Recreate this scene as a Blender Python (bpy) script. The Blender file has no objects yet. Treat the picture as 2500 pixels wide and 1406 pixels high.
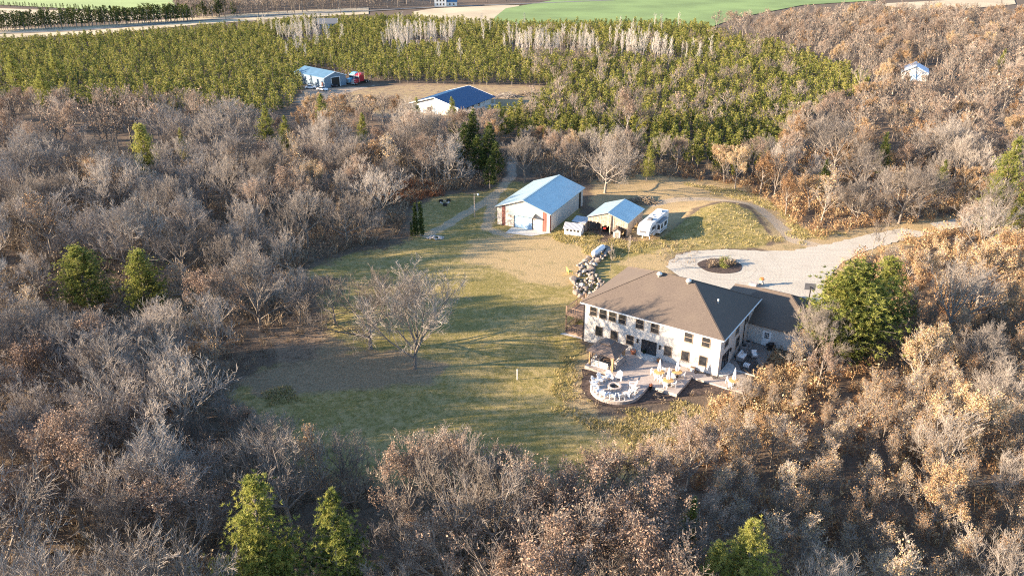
import bpy, math, random
import numpy as np
from mathutils import Vector, Matrix
C = bpy.context.scene.collection
S = bpy.context.scene
rnd = random.Random(7)
R = math.radians
# ------------------------------------------------------------------ camera
HCAM, PITCH, FPX = 57.0, R(24.5), 28/36*2500
cp, sp = math.cos(PITCH), math.sin(PITCH)
K = 1.14                                   # house and yard drawings are in units of 1.14 m
def G(px, py, z=0.0):
    "point of the level z that the photograph shows at this pixel"
    u = (px-1250)/FPX; v = (703-py)/FPX
    t = (HCAM-z)/(sp-v*cp)
    return Vector((u*t, t*(cp+v*sp), z))
def pix(x, y, z=0.0):
    d = y*cp-(z-HCAM)*sp; up = y*sp+(z-HCAM)*cp
    return 1250+FPX*x/d, 703-FPX*up/d
FLx, FLy = 8.93*K, 93.9*K                  # front corner of the house eaves
ex, ey = .835, -.552
nx, ny = .5520, .8350
def HW(e, n, z=0.0):
    e *= K; n *= K
    return Vector((FLx+ex*e+nx*n, FLy+ey*e+ny*n, z*K))
def HE(x, y):
    x = (x-FLx)/K; y = (y-FLy)/K
    return x*ex+y*ey, x*nx+y*ny
HANG = math.atan2(ey, ex)
def sstep(a, b, x):
    t = np.clip((x-a)/(b-a), 0, 1); return t*t*(3-2*t)
MND = [(1745, 535, 5.5, 1.3), (1800, 520, 5, 1.2), (1690, 560, 4.5, .8), (1845, 560, 3.5, .6)]
MND = [(G(a, b).x, G(a, b).y, s, h) for a, b, s, h in MND]
def terr(x, y):
    x = np.asarray(x, float); y = np.asarray(y, float)
    e, n = HE(x, y)
    z = -.42*sstep(-.5, -2.2, n)*sstep(-24, -15, n)*sstep(-7, -1, e)*sstep(29, 23.5, e)
    z = z-.75*np.exp(-((e+.3)**2+(n+1.5)**2)/(2*3.2**2))
    z = z*K
    for mx, my, s, h in MND:
        z = z+h*np.exp(-((x-mx)**2+(y-my)**2)/(2*s*s))
    w = sstep(6, -30, x)*.35+sstep(70, 100, x)*.5
    w = w*sstep(330, 240, y)
    z = z+w*(np.sin(x*.11+1.3)*np.cos(y*.09)+.6*np.sin(x*.23+y*.17))
    w2 = sstep(4, 0, np.abs(n+18)+0*x)
    return z
def T(x, y): return float(terr(x, y))
def GT(px, py):
    p = G(px, py)
    for _ in range(3): p = G(px, py, T(p.x, p.y))
    return p
# ------------------------------------------------------------------ mesh helpers
class MB:
    def __init__(s): s.v = []; s.f = []; s.m = []; s.t = []; s.mi = 0; s.ti = .5
    def vert(s, p): s.v.append((p[0], p[1], p[2])); s.t.append(s.ti); return len(s.v)-1
    def face(s, ids): s.f.append(tuple(ids)); s.m.append(s.mi)
    def poly(s, pts): s.face([s.vert(p) for p in pts])
    def hexa(s, p):
        i = [s.vert(q) for q in p]
        for a in ((3,2,1,0),(4,5,6,7),(0,1,5,4),(1,2,6,5),(2,3,7,6),(3,0,4,7)): s.face([i[k] for k in a])
    def box(s, x0, x1, y0, y1, z0, z1, M=None):
        p = [(x0,y0,z0),(x1,y0,z0),(x1,y1,z0),(x0,y1,z0),(x0,y0,z1),(x1,y0,z1),(x1,y1,z1),(x0,y1,z1)]
        if M is not None: p = [M @ Vector(q) for q in p]
        s.hexa(p)
    def bar(s, a, b, w, h=None):
        a = Vector(a); b = Vector(b); d = (b-a).normalized(); h = h or w
        q = Vector((0,0,1)) if abs(d.z) < .9 else Vector((1,0,0))
        x = d.cross(q).normalized()*w/2; y = x.normalized().cross(d)*h/2
        s.hexa([a-x-y, a+x-y, a+x+y, a-x+y, b-x-y, b+x-y, b+x+y, b-x+y])
    def tube(s, pts, rad, n=6, cap=True):
        rings = []
        pts = [Vector(p) for p in pts]
        for k, p in enumerate(pts):
            d = (pts[min(k+1, len(pts)-1)]-pts[max(k-1, 0)]).normalized()
            q = Vector((0,0,1)) if abs(d.z) < .8 else Vector((1,0,0))
            x = d.cross(q).normalized(); y = x.cross(d); r = rad[k]
            rings.append([s.vert(p+x*(math.cos(a)*r)+y*(math.sin(a)*r)) for a in [2*math.pi*j/n for j in range(n)]])
        for A, B in zip(rings, rings[1:]):
            for j in range(n): s.face((A[j], A[(j+1)%n], B[(j+1)%n], B[j]))
        if cap:
            s.face(rings[-1]); s.face(rings[0][::-1])
    def lathe(s, prof, n=16, c=(0,0,0), sx=1, sy=1):
        rings = []
        for r, z in prof:
            rings.append([s.vert((c[0]+math.cos(2*math.pi*j/n)*r*sx, c[1]+math.sin(2*math.pi*j/n)*r*sy, c[2]+z)) for j in range(n)])
        for A, B in zip(rings, rings[1:]):
            for j in range(n): s.face((A[j], A[(j+1)%n], B[(j+1)%n], B[j]))
        s.face(rings[-1]); s.face(rings[0][::-1])
    def prism(s, p2, z0, z1):
        n = len(p2)
        a = [s.vert((p[0], p[1], z0)) for p in p2]; b = [s.vert((p[0], p[1], z1)) for p in p2]
        s.face(a[::-1]); s.face(b)
        for j in range(n): s.face((a[j], a[(j+1)%n], b[(j+1)%n], b[j]))
    def build(s, name, mats, parent=None, smooth=False, tint=False):
        me = bpy.data.meshes.new(name); me.from_pydata(s.v, [], s.f)
        for m in (mats if isinstance(mats, (list, tuple)) else [mats]): me.materials.append(m)
        if any(s.m): me.polygons.foreach_set('material_index', s.m)
        if smooth: me.polygons.foreach_set('use_smooth', [True]*len(s.f))
        if tint: me.attributes.new('tint', 'FLOAT', 'POINT').data.foreach_set('value', s.t)
        me.update()
        o = bpy.data.objects.new(name, me); C.objects.link(o)
        if parent is not None: o.parent = parent
        return o
    def arrays(s):
        tri = []; tm = []
        for f, m in zip(s.f, s.m):
            for k in range(1, len(f)-1): tri.append((f[0], f[k], f[k+1])); tm.append(m)
        return np.array(s.v, np.float32), np.array(tri, np.int32), np.array(s.t, np.float32), np.array(tm, np.int32)
def mesh_np(name, v, tri, mats, tint=None, mi=None, attrs=None, smooth=False):
    me = bpy.data.meshes.new(name)
    k = tri.shape[1]
    me.vertices.add(len(v)); me.loops.add(tri.size); me.polygons.add(len(tri))
    me.vertices.foreach_set('co', np.ascontiguousarray(v, np.float32).ravel())
    me.loops.foreach_set('vertex_index', np.ascontiguousarray(tri, np.int32).ravel())
    me.polygons.foreach_set('loop_start', np.arange(0, tri.size, k, dtype=np.int32))
    for m in mats: me.materials.append(m)
    if mi is not None: me.polygons.foreach_set('material_index', np.ascontiguousarray(mi, np.int32))
    if smooth: me.polygons.foreach_set('use_smooth', np.ones(len(tri), bool))
    if tint is not None: me.attributes.new('tint', 'FLOAT', 'POINT').data.foreach_set('value', np.ascontiguousarray(tint, np.float32))
    for a, val in (attrs or {}).items():
        me.attributes.new(a, 'FLOAT', 'POINT').data.foreach_set('value', np.ascontiguousarray(val, np.float32))
    me.update(calc_edges=True); me.validate()
    o = bpy.data.objects.new(name, me); C.objects.link(o); return o
def scatter(name, protos, places, mats, label, cat=None, tvar=.5, kind='stuff', seed=1):
    "places: (x, y, z, size, height factor); one mesh holding them all"
    rg = np.random.default_rng(seed)
    V = []; F = []; TI = []; MI = []; off = 0
    arr = [p.arrays() if isinstance(p, MB) else p for p in protos]
    for (x, y, z, sc, hz) in places:
        v, f, t, m = arr[rg.integers(len(arr))]
        a = rg.random()*6.283; ca, sa = math.cos(a), math.sin(a)
        w = np.empty_like(v)
        w[:, 0] = (v[:, 0]*ca-v[:, 1]*sa)*sc+x; w[:, 1] = (v[:, 0]*sa+v[:, 1]*ca)*sc+y; w[:, 2] = v[:, 2]*sc*hz+z
        V.append(w); F.append(f+off); TI.append(np.clip(t+(rg.random()-.5)*tvar, 0, 1)); MI.append(m); off += len(v)
    o = mesh_np(name, np.concatenate(V), np.concatenate(F), mats, np.concatenate(TI), np.concatenate(MI))
    o['kind'] = kind; o['label'] = label
    if cat: o['category'] = cat
    return o
def tag(o, label, cat, group=None):
    o['label'] = label; o['category'] = cat
    if group: o['group'] = group
    return o
def thing(name, label, cat, loc=(0,0,0), rz=0, group=None, sc=1.0):
    o = bpy.data.objects.new(name, None); C.objects.link(o)
    o.location = loc; o.rotation_euler = (0,0,rz); o.scale = (sc,sc,sc); o.empty_display_size = .2
    return tag(o, label, cat, group)
KIDS = {}
def dup(root, loc, rz=0, label=None, group=None, sc=None):
    r = root.copy(); C.objects.link(r); r.location = loc; r.rotation_euler = (0,0,rz)
    if sc: r.scale = (sc,sc,sc)
    if label: r['label'] = label
    if group: r['group'] = group
    for ch in root.children:
        c = ch.copy(); C.objects.link(c); c.parent = r
        for g in ch.children:
            d = g.copy(); C.objects.link(d); d.parent = c
    return r
# ------------------------------------------------------------------ materials
def nodes(name):
    m = bpy.data.materials.new(name); m.use_nodes = True
    nt = m.node_tree; b = nt.nodes['Principled BSDF']
    return m, nt, b
def N(nt, t, **kw):
    n = nt.nodes.new(t)
    for k, v in kw.items(): setattr(n, k, v)
    return n
def mixc(nt, fac, a, b):
    n = N(nt, 'ShaderNodeMix', data_type='RGBA')
    for s, v in ((n.inputs[0], fac), (n.inputs[6], a), (n.inputs[7], b)):
        if hasattr(v, 'links'): nt.links.new(v, s)
        elif isinstance(v, (tuple, list)): s.default_value = (*v[:3], 1)
        else: s.default_value = v
    return n.outputs[2]
def noise(nt, scale, detail=3, coords='Object', rough=.6, vec=None):
    t = N(nt, 'ShaderNodeTexNoise'); t.inputs['Scale'].default_value = scale; t.inputs['Detail'].default_value = detail; t.inputs['Roughness'].default_value = rough
    if vec is None: vec = N(nt, 'ShaderNodeTexCoord').outputs[coords]
    nt.links.new(vec, t.inputs['Vector'])
    return t.outputs['Fac']
def ramp(nt, fac, stops):
    r = N(nt, 'ShaderNodeValToRGB'); e = r.color_ramp.elements
    while len(e) < len(stops): e.new(.5)
    for k, (p, c) in enumerate(stops): e[k].position = p; e[k].color = (*c, 1)
    nt.links.new(fac, r.inputs[0]); return r.outputs[0]
def math_(nt, op, a, b=None, clamp=False):
    n = N(nt, 'ShaderNodeMath', operation=op, use_clamp=clamp)
    for s, v in zip(n.inputs, (a, b)):
        if v is None: continue
        if hasattr(v, 'links'): nt.links.new(v, s)
        else: s.default_value = v
    return n.outputs[0]
def sms(nt, v, a, b):
    n = N(nt, 'ShaderNodeMapRange', interpolation_type='SMOOTHSTEP')
    nt.links.new(v, n.inputs[0]); n.inputs[1].default_value = a; n.inputs[2].default_value = b
    return n.outputs[0]
def bump(nt, b, h, dist=.02, strength=.6):
    n = N(nt, 'ShaderNodeBump'); n.inputs['Distance'].default_value = dist; n.inputs['Strength'].default_value = strength
    nt.links.new(h, n.inputs['Height']); nt.links.new(n.outputs[0], b.inputs['Normal'])
def M(name, col, rough=.7, var=.18, scale=3, metal=0, spec=.3, bmp=0, ripple=None):
    m, nt, b = nodes(name)
    f = noise(nt, scale, 4)
    lo = tuple(c*(1-var) for c in col); hi = tuple(min(1, c*(1+var)) for c in col)
    c = mixc(nt, sms(nt, f, .3, .7), lo, hi)
    if ripple:                                     # standing-seam or lap relief: (axis, pitch, depth)
        ax, pitch, depth = ripple
        w = N(nt, 'ShaderNodeTexWave', wave_type='BANDS', bands_direction=ax, wave_profile='SAW' if ax == 'Z' else 'SIN')
        w.inputs['Scale'].default_value = 1/(pitch*3.18) if ax != 'Z' else 1/(pitch*3.18)
        nt.links.new(N(nt, 'ShaderNodeTexCoord').outputs['Object'], w.inputs['Vector'])
        bump(nt, b, w.outputs['Fac'], depth, 1)
    elif bmp: bump(nt, b, noise(nt, scale*6, 3), bmp)
    nt.links.new(c, b.inputs['Base Color'])
    b.inputs['Roughness'].default_value = rough; b.inputs['Metallic'].default_value = metal
    b.inputs['Specular IOR Level'].default_value = spec
    return m
def leafmat(name, stops, rough=.75, trans=.25, rv=.35):
    m, nt, b = nodes(name)
    a = N(nt, 'ShaderNodeAttribute', attribute_name='tint')
    oi = N(nt, 'ShaderNodeObjectInfo')
    f = math_(nt, 'ADD', a.outputs['Fac'], math_(nt, 'MULTIPLY', math_(nt, 'SUBTRACT', oi.outputs['Random'], .5), rv), True)
    c = ramp(nt, f, stops)
    nt.links.new(c, b.inputs['Base Color']); b.inputs['Roughness'].default_value = rough; b.inputs['Specular IOR Level'].default_value = .15
    if trans:
        tr = N(nt, 'ShaderNodeBsdfTranslucent'); nt.links.new(c, tr.inputs['Color'])
        mx = N(nt, 'ShaderNodeMixShader'); mx.inputs[0].default_value = trans
        nt.links.new(b.outputs[0], mx.inputs[1]); nt.links.new(tr.outputs[0], mx.inputs[2])
        nt.links.new(mx.outputs[0], nt.nodes['Material Output'].inputs['Surface'])
    return m
TW = leafmat('twig_bark', [(0, (.115,.092,.076)), (.5, (.25,.21,.178)), (1, (.38,.325,.28))], .85, 0, .8)
TRK = leafmat('trunk_bark', [(0, (.13,.105,.085)), (.5, (.22,.185,.155)), (1, (.32,.275,.235))], .9, 0, .4)
LF_RUST = leafmat('rust_leaves', [(0, (.17,.085,.045)), (.3, (.35,.20,.10)), (.65, (.46,.31,.165)), (1, (.54,.42,.25))], .75, .25, .6)
LF_PINK = leafmat('faded_leaves', [(0, (.15,.095,.068)), (.4, (.27,.18,.13)), (.75, (.39,.28,.205)), (1, (.49,.365,.265))])
NDL = leafmat('pine_needles', [(0, (.035,.05,.016)), (.25, (.155,.185,.045)), (.6, (.32,.315,.08)), (1, (.46,.42,.13))], .7, .45)
NDL2 = leafmat('plantation_needles', [(0, (.04,.065,.02)), (.35, (.16,.175,.04)), (.7, (.30,.285,.065)), (1, (.40,.345,.10))], .65, .25, .5)
BIR = leafmat('birch_bark', [(0, (.30,.26,.225)), (1, (.55,.50,.45))], .8, 0)
BRU = leafmat('brush_stems', [(0, (.11,.08,.058)), (.5, (.24,.18,.125)), (1, (.40,.31,.21))], .9, .1)
TUF = leafmat('dry_tufts', [(0, (.14,.14,.045)), (.4, (.28,.24,.08)), (.75, (.47,.36,.16)), (1, (.60,.48,.26))], .9, .25)
REDB = leafmat('red_brush', [(0, (.14,.06,.035)), (.5, (.30,.12,.06)), (1, (.40,.21,.11))], .9, .15)
CED = leafmat('cedar_foliage', [(0, (.025,.04,.012)), (.5, (.06,.085,.022)), (1, (.13,.14,.03))], .7, .1)
# ------------------------------------------------------------------ world and sun
SUN_EL, SUN_AZ = 14.5, 9.0
w = bpy.data.worlds.new("World"); S.world = w; w.use_nodes = True
bg = w.node_tree.nodes['Background']; sk = w.node_tree.nodes.new('ShaderNodeTexSky')
sk.sky_type = 'NISHITA'; sk.sun_disc = False; sk.sun_elevation = R(SUN_EL); sk.sun_rotation = R(270-SUN_AZ)
w.node_tree.links.new(sk.outputs[0], bg.inputs[0]); bg.inputs[1].default_value = .105; sk.ozone_density = 3; sk.dust_density = .3
ld = bpy.data.lights.new('sun', 'SUN'); ld.energy = 5.0; ld.angle = R(.5); ld.color = (1, .82, .60)
lo = bpy.data.objects.new('sun', ld); C.objects.link(lo)
sd = Vector((math.cos(R(SUN_AZ))*math.cos(R(SUN_EL)), math.sin(R(SUN_AZ))*math.cos(R(SUN_EL)), -math.sin(R(SUN_EL))))
lo.rotation_euler = sd.to_track_quat('-Z', 'Y').to_euler()
cd = bpy.data.cameras.new('camera'); co = bpy.data.objects.new('camera', cd); C.objects.link(co)
cd.lens = 28; cd.sensor_width = 36; cd.clip_end = 6000; cd.clip_start = .5
co.location = (0, 0, HCAM); co.rotation_euler = (math.pi/2-PITCH, 0, 0); S.camera = co
S.view_settings.view_transform = 'Standard'; S.view_settings.look = 'None'; S.view_settings.gamma = 1
S.view_settings.exposure = 2.17
S.cycles.use_denoising = False; S.cycles.use_adaptive_sampling = False; S.cycles.max_bounces = 5; S.cycles.diffuse_bounces = 3; S.cycles.sample_clamp_indirect = 3; S.cycles.filter_width = 1.1
# ------------------------------------------------------------------ ground
def W2(pts): return np.array([[G(a, b).x, G(a, b).y] for a, b in pts])
def sdist(poly, X, Y):
    d = np.full(X.shape, 1e9); ins = np.zeros(X.shape, bool); n = len(poly)
    for i in range(n):
        x0, y0 = poly[i]; x1, y1 = poly[(i+1) % n]
        dx, dy = x1-x0, y1-y0
        t = np.clip(((X-x0)*dx+(Y-y0)*dy)/(dx*dx+dy*dy+1e-9), 0, 1)
        d = np.minimum(d, np.hypot(X-x0-t*dx, Y-y0-t*dy))
        if abs(dy) > 1e-9:
            ins ^= ((y0 > Y) != (y1 > Y)) & (X < dx*(Y-y0)/dy+x0)
    return np.where(ins, d, -d)
def ldist(line, X, Y):
    d = np.full(X.shape, 1e9)
    for (x0, y0), (x1, y1) in zip(line, line[1:]):
        dx, dy = x1-x0, y1-y0
        t = np.clip(((X-x0)*dx+(Y-y0)*dy)/(dx*dx+dy*dy+1e-9), 0, 1)
        d = np.minimum(d, np.hypot(X-x0-t*dx, Y-y0-t*dy))
    return d
CLEAR = W2([(1232,395),(1285,395),(1300,430),(1400,440),(1460,455),(1560,430),(1720,440),(1800,455),(1880,495),(1940,550),(2000,580),(2060,572),(2160,552),(2330,535),
    (2345,548),(2220,588),(2140,618),(2060,645),(2030,690),(2010,760),(1965,790),(1895,865),(1850,930),(1780,985),(1735,1030),(1680,1120),(1590,1220),(1400,1240),(1250,1235),(1100,1215),(900,1200),(770,1170),(640,1130),(580,1090),(560,1010),
    (570,940),(565,880),(560,845),(590,830),(640,815),(730,790),(760,720),(745,660),(790,635),(850,612),(960,600),(1000,575),(1000,510),(1060,482),(1120,470),(1190,455),(1232,430)])
LAWN = W2([(1240,440),(1400,470),(1430,560),(1480,600),(1530,590),(1600,600),(1640,610),(1620,680),(1440,760),(1420,850),(1420,960),(1440,1020),(1560,1010),(1650,1000),(1660,1080),(1560,1180),(1250,1220),(900,1180),(700,1130),(620,1050),
    (560,960),(640,905),(760,880),(800,800),(770,720),(750,665),(850,615),(960,600),(1010,580),(1010,520),(1060,485),(1190,465)])
MOUND = W2([(1560,600),(1660,560),(1710,525),(1770,510),(1830,530),(1880,585),(1860,605),(1760,606),(1650,615),(1600,640)])
DRY = [W2(q) for q in ([(1150,585),(1250,575),(1360,578),(1470,590),(1500,610),(1440,650),(1390,700),(1290,690),(1200,650),(1120,640)],
    [(1450,440),(1560,425),(1800,445),(1900,500),(1990,575),(1960,600),(1890,585),(1830,515),(1760,500),(1700,520),(1620,580),(1560,590),(1440,500)],
    [(1395,880),(1440,850),(1430,960),(1470,1010),(1600,1005),(1700,985),(1720,1080),(1500,1060),(1380,1010)],
    [(380,720),(520,700),(540,780),(430,800),(360,770)],
    [(1500,640),(1640,600),(1640,690),(1540,660)], [(1850,606),(1990,575),(2160,545),(2330,525),(2350,556),(2140,628),(2070,655),(2040,715),(2000,760),(2010,640)])]
LEAFY = [W2(q) for q in ([(880,215),(1000,203),(1330,208),(1340,245),(1200,300),(980,300),(800,262),(760,240)], [(560,930),(760,870),(960,850),(1100,890),(1060,940),(800,960),(640,990)], [(560,800),(760,790),(900,860),(700,900)])]
TRACKS = [W2(q) for q in ([(1252,385),(1248,430),(1218,468),(1165,505),(1100,543),(1040,575)], [(2010,603),(1940,588),(1890,545),(1845,513),(1790,500),(1720,488),(1650,488),(1590,500)], [(1205,480),(1190,560),(1240,575)])]
LOT = W2([(745,205),(800,214),(880,212),(930,206),(870,222),(800,245),(730,262),(725,235)])
xs = np.concatenate([[-2600,-1500,-1000], np.arange(-700,-200,25), np.arange(-200,-75,5), np.arange(-75,130,.75), np.arange(130,260,5), np.arange(260,700,25), [1000,1600,2600]])
ys = np.concatenate([[-300,-100,0,20], np.arange(30,58,3), np.arange(58,215,.75), np.arange(215,430,4), np.arange(430,900,25), [1000,1300,1800,2600,4000]])
X, Y = np.meshgrid(xs, ys)
Z = terr(X, Y)
rg = np.random.default_rng(3)
wl = sstep(-5, 5, sdist(LAWN, X, Y)); wm = sstep(-2.5, 2, sdist(MOUND, X, Y)); wl = np.maximum(wl, wm)
wd = np.zeros_like(X)
for q in DRY: wd = np.maximum(wd, sstep(-4, 4, sdist(q, X, Y)))
q = LEAFY[0]; wd = np.maximum(wd, .52*sstep(-4, 4, sdist(q, X, Y)))
wf = np.zeros_like(X)
for q in LEAFY: wf = np.maximum(wf, sstep(-3, 4, sdist(q, X, Y)))
wt = np.zeros_like(X)
for k, q in enumerate(TRACKS): wt = np.maximum(wt, sstep(2.5, .5, ldist(q, X, Y))*(1 if k == 1 else .72))
wt = np.maximum(wt, sstep(-2, 3, sdist(LOT, X, Y)))
gm, nt, b = nodes('ground_cover')
co_ = N(nt, 'ShaderNodeTexCoord').outputs['Object']
def att(n): return N(nt, 'ShaderNodeAttribute', attribute_name=n).outputs['Fac']
nf = noise(nt, 3.2, 5, vec=co_, rough=.75); nm = noise(nt, .35, 4, vec=co_); nl = noise(nt, .07, 3, vec=co_); nx_ = noise(nt, 9, 2, vec=co_)
def wgt(n, amt=.7): return sms(nt, math_(nt, 'ADD', att(n), math_(nt, 'MULTIPLY', math_(nt, 'SUBTRACT', nf if amt > 1 else nm, .5), min(amt, 1))), .35, .65)
lit = mixc(nt, sms(nt, nf, .3, .7), (.085,.062,.045), (.22,.16,.11)); lit = mixc(nt, sms(nt, nm, .35, .7), lit, (.115,.082,.06))
gr = mixc(nt, sms(nt, nf, .25, .75), (.135,.112,.03), (.285,.225,.072)); gr = mixc(nt, sms(nt, math_(nt, 'ADD', math_(nt, 'MULTIPLY', nl, .3), math_(nt, 'MULTIPLY', noise(nt, .8, 7, vec=co_, rough=.78), .7)), .44, .58), gr, (.34,.255,.11))
gr = mixc(nt, math_(nt, 'MULTIPLY', sms(nt, nx_, .5, .68), .6), gr, (.36,.27,.14)); gr = mixc(nt, math_(nt, 'MULTIPLY', sms(nt, noise(nt, 1.3, 3, vec=co_), .55, .7), .55), gr, (.085,.085,.03))
dr = mixc(nt, sms(nt, nf, .25, .75), (.30,.205,.10), (.50,.365,.20)); dr = mixc(nt, sms(nt, nm, .5, .75), dr, (.24,.19,.09))
lf = mixc(nt, sms(nt, nf, .3, .7), (.17,.115,.075), (.31,.22,.15))
dt = mixc(nt, sms(nt, nf, .3, .7), (.34,.265,.20), (.50,.41,.32))
c = mixc(nt, wgt('lawn', 1.0), lit, gr); c = mixc(nt, math_(nt, 'MULTIPLY', wgt('leafy', .9), .8), c, lf); c = mixc(nt, math_(nt, 'MULTIPLY', wgt('dry', .9), .9), c, dr); c = mixc(nt, math_(nt, 'MULTIPLY', wgt('dirt', 1.0), .62), c, dt)
nt.links.new(c, b.inputs['Base Color']); b.inputs['Roughness'].default_value = .95; b.inputs['Specular IOR Level'].default_value = .1
bump(nt, b, nf, .12, .9)
ny_, nx__ = X.shape
idx = np.arange(ny_*nx__).reshape(ny_, nx__)
Q = np.stack([idx[:-1,:-1], idx[:-1,1:], idx[1:,1:], idx[1:,:-1]], -1).reshape(-1, 4)
co3 = np.stack([X, Y, Z], -1).reshape(-1, 3)
fl = wl.ravel()[Q].mean(1); ft = wt.ravel()[Q].mean(1)
own = np.where(ft > .5, 2, np.where(fl > .5, 1, 0))
for k, nm_ in enumerate(('ground', 'lawn', 'dirt_track')):
    q = Q[own == k]; us, inv = np.unique(q, return_inverse=True)
    o = mesh_np(nm_, co3[us], inv.reshape(-1, 4), [gm], attrs={n: a.ravel()[us] for n, a in (('lawn', wl), ('dry', wd), ('leafy', wf), ('dirt', wt))}, smooth=True)
    o['kind'] = 'structure'
def sheet(name, pts, mat, z=.03, kind='structure', follow=False, thick=0):
    mb = MB()
    if thick: mb.prism(pts, z-thick, z)
    else: mb.poly([(p[0], p[1], z+(T(p[0], p[1]) if follow else 0)) for p in pts])
    o = mb.build(name, mat); o['kind'] = kind; return o
def wobble(pts, step=1.2, amp=.35, seed=1):
    r = random.Random(seed); out = []
    for i in range(len(pts)):
        a = Vector(pts[i]); q = Vector(pts[(i+1) % len(pts)]); L = (q-a).length; n = max(1, int(L/step))
        for k in range(n): p = a.lerp(q, k/n); out.append((p.x+r.uniform(-amp, amp), p.y+r.uniform(-amp, amp)))
    return out
# gravel driveway with its turning circle
gv, nt, b = nodes('driveway_gravel')
oc = N(nt, 'ShaderNodeTexCoord').outputs['Object']
mp = N(nt, 'ShaderNodeMapping'); mp.inputs['Rotation'].default_value = (0, 0, R(-28)); mp.inputs['Scale'].default_value = (.12, 1.4, 1); nt.links.new(oc, mp.inputs[0])
st = noise(nt, 1.1, 4, vec=mp.outputs[0], rough=.65)
c = mixc(nt, sms(nt, noise(nt, 6, 5, vec=oc, rough=.8), .3, .7), (.37,.32,.255), (.47,.415,.335)); c = mixc(nt, math_(nt, 'MULTIPLY', sms(nt, st, .42, .68), .45), c, (.53,.47,.385))
c = mixc(nt, math_(nt, 'MULTIPLY', sms(nt, noise(nt, .25, 3, vec=oc), .5, .75), .5), c, (.34,.29,.225))
vd = N(nt, 'ShaderNodeVectorMath', operation='DISTANCE'); nt.links.new(oc, vd.inputs[0]); vd.inputs[1].default_value = (G(1758,650).x, G(1758,650).y, .05)
cx_ = N(nt, 'ShaderNodeCombineXYZ'); nt.links.new(math_(nt, 'ADD', vd.outputs['Value'], math_(nt, 'MULTIPLY', noise(nt, .3, 2, vec=oc), 1.5)), cx_.inputs[0])
ring = math_(nt, 'MULTIPLY', sms(nt, noise(nt, 1.6, 3, vec=cx_.outputs[0]), .5, .62), sms(nt, vd.outputs['Value'], 13, 8)); c = mixc(nt, math_(nt, 'MULTIPLY', ring, .5), c, (.30,.255,.20))
nt.links.new(c, b.inputs['Base Color']); b.inputs['Roughness'].default_value = .95; bump(nt, b, noise(nt, 2.5, 5, vec=oc), .08)
DRV = [(1628,652),(1634,636),(1655,622),(1690,613),(1760,609),(1850,613),(1930,613),(1990,602),(2050,590),(2130,571),(2200,558),(2300,541),(2420,522),(2520,505),(2520,530),(2420,545),(2330,558),(2220,583),(2150,600),(2100,618),(2060,638),(2030,668),(2012,700),(1998,745),(1900,762),(1800,730),(1720,700),(1660,676)]
sheet('driveway', wobble([(G(a, b_).x, G(a, b_).y) for a, b_ in DRV], .8, .34), gv, .05)
conc = M('poured_concrete', (.50,.47,.43), .85, .12, 2.5, bmp=.004)
pv, nt, b = nodes('patio_pavers')
oc = N(nt, 'ShaderNodeTexCoord').outputs['Object']
bt = N(nt, 'ShaderNodeTexBrick'); bt.inputs['Scale'].default_value = 2.2; bt.inputs['Color1'].default_value = (.36,.30,.26,1); bt.inputs['Color2'].default_value = (.46,.385,.335,1); bt.inputs['Mortar'].default_value = (.26,.22,.19,1)
bt.inputs['Mortar Size'].default_value = .012; mp = N(nt, 'ShaderNodeMapping'); mp.inputs['Rotation'].default_value = (0, 0, HANG); nt.links.new(oc, mp.inputs[0]); nt.links.new(mp.outputs[0], bt.inputs['Vector'])
c = mixc(nt, math_(nt, 'MULTIPLY', sms(nt, noise(nt, .9, 4, vec=oc), .35, .7), .5), bt.outputs['Color'], (.33,.27,.235))
nt.links.new(c, b.inputs['Base Color']); b.inputs['Roughness'].default_value = .85
mul = M('dark_mulch', (.075,.052,.042), .95, .5, 3, bmp=.05)
PC = (9.9, -8.75); PR = 3.08
arc = [(PC[0]+PR*math.cos(R(a)), PC[1]+PR*math.sin(R(a))) for a in range(118, 361, 6)]
PAT = [(12.95,-6.1),(16.45,-6.1),(16.45,-1.45),(22.75,-1.45),(22.75,11.46),(18.98,11.46),(18.98,.43),(4.2,.43),(4.2,-6.1),(8.45,-6.1)]+arc
pw = [HW(*p).to_2d() for p in PAT]
sheet('patio', pw, pv, 0, thick=.7)
# lighter edging course round the fire circle and along the front
mb = MB()
for i in range(len(arc)-1):
    a = [HW(PC[0]+(p[0]-PC[0])*k, PC[1]+(p[1]-PC[1])*k).to_2d() for p in (arc[i], arc[i+1]) for k in (1.0, .93)]
    mb.prism([a[0], a[2], a[3], a[1]], -.03, .014)
o = mb.build('patio_edging', M('edging_stone', (.50,.43,.38), .85, .15, 4)); o['kind'] = 'structure'
# step line across the side patio
mb = MB(); A = [HW(18.98, 2.9), HW(22.75, 2.9), HW(22.75, 3.1), HW(18.98, 3.1)]
mb.prism([p.to_2d() for p in A], .0, .1); o = mb.build('patio_step', conc); o['kind'] = 'structure'
for pts in ([(3.9,-6.15),(8.3,-6.15),(7.3,-7.2),(6.9,-8.6),(7.3,-10.4),(9.0,-11.7),(10.8,-11.7),(12.4,-10.5),(12.95,-8.6),(12.95,-6.15),(17.0,-6.15),(15.4,-8.0),(13.4,-10.2),(11.5,-12.1),(9.2,-12.35),(7.3,-11.7),(5.9,-10.2),(5.0,-8.0)],
            [(16.5,-6.2),(16.5,-1.5),(22.7,-1.5),(22.3,-2.2),(19.8,-3.2),(18.0,-4.4)], [(22.8,-1.0),(23.3,0),(23.4,8.5),(22.8,9.5)]):
    q = wobble([HW(*p).to_2d() for p in pts], .9, .12, 4); sheet('mulch_bed', q, mul, .05, follow=True)
isl = [G(1758, 650).x, G(1758, 650).y]
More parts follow.
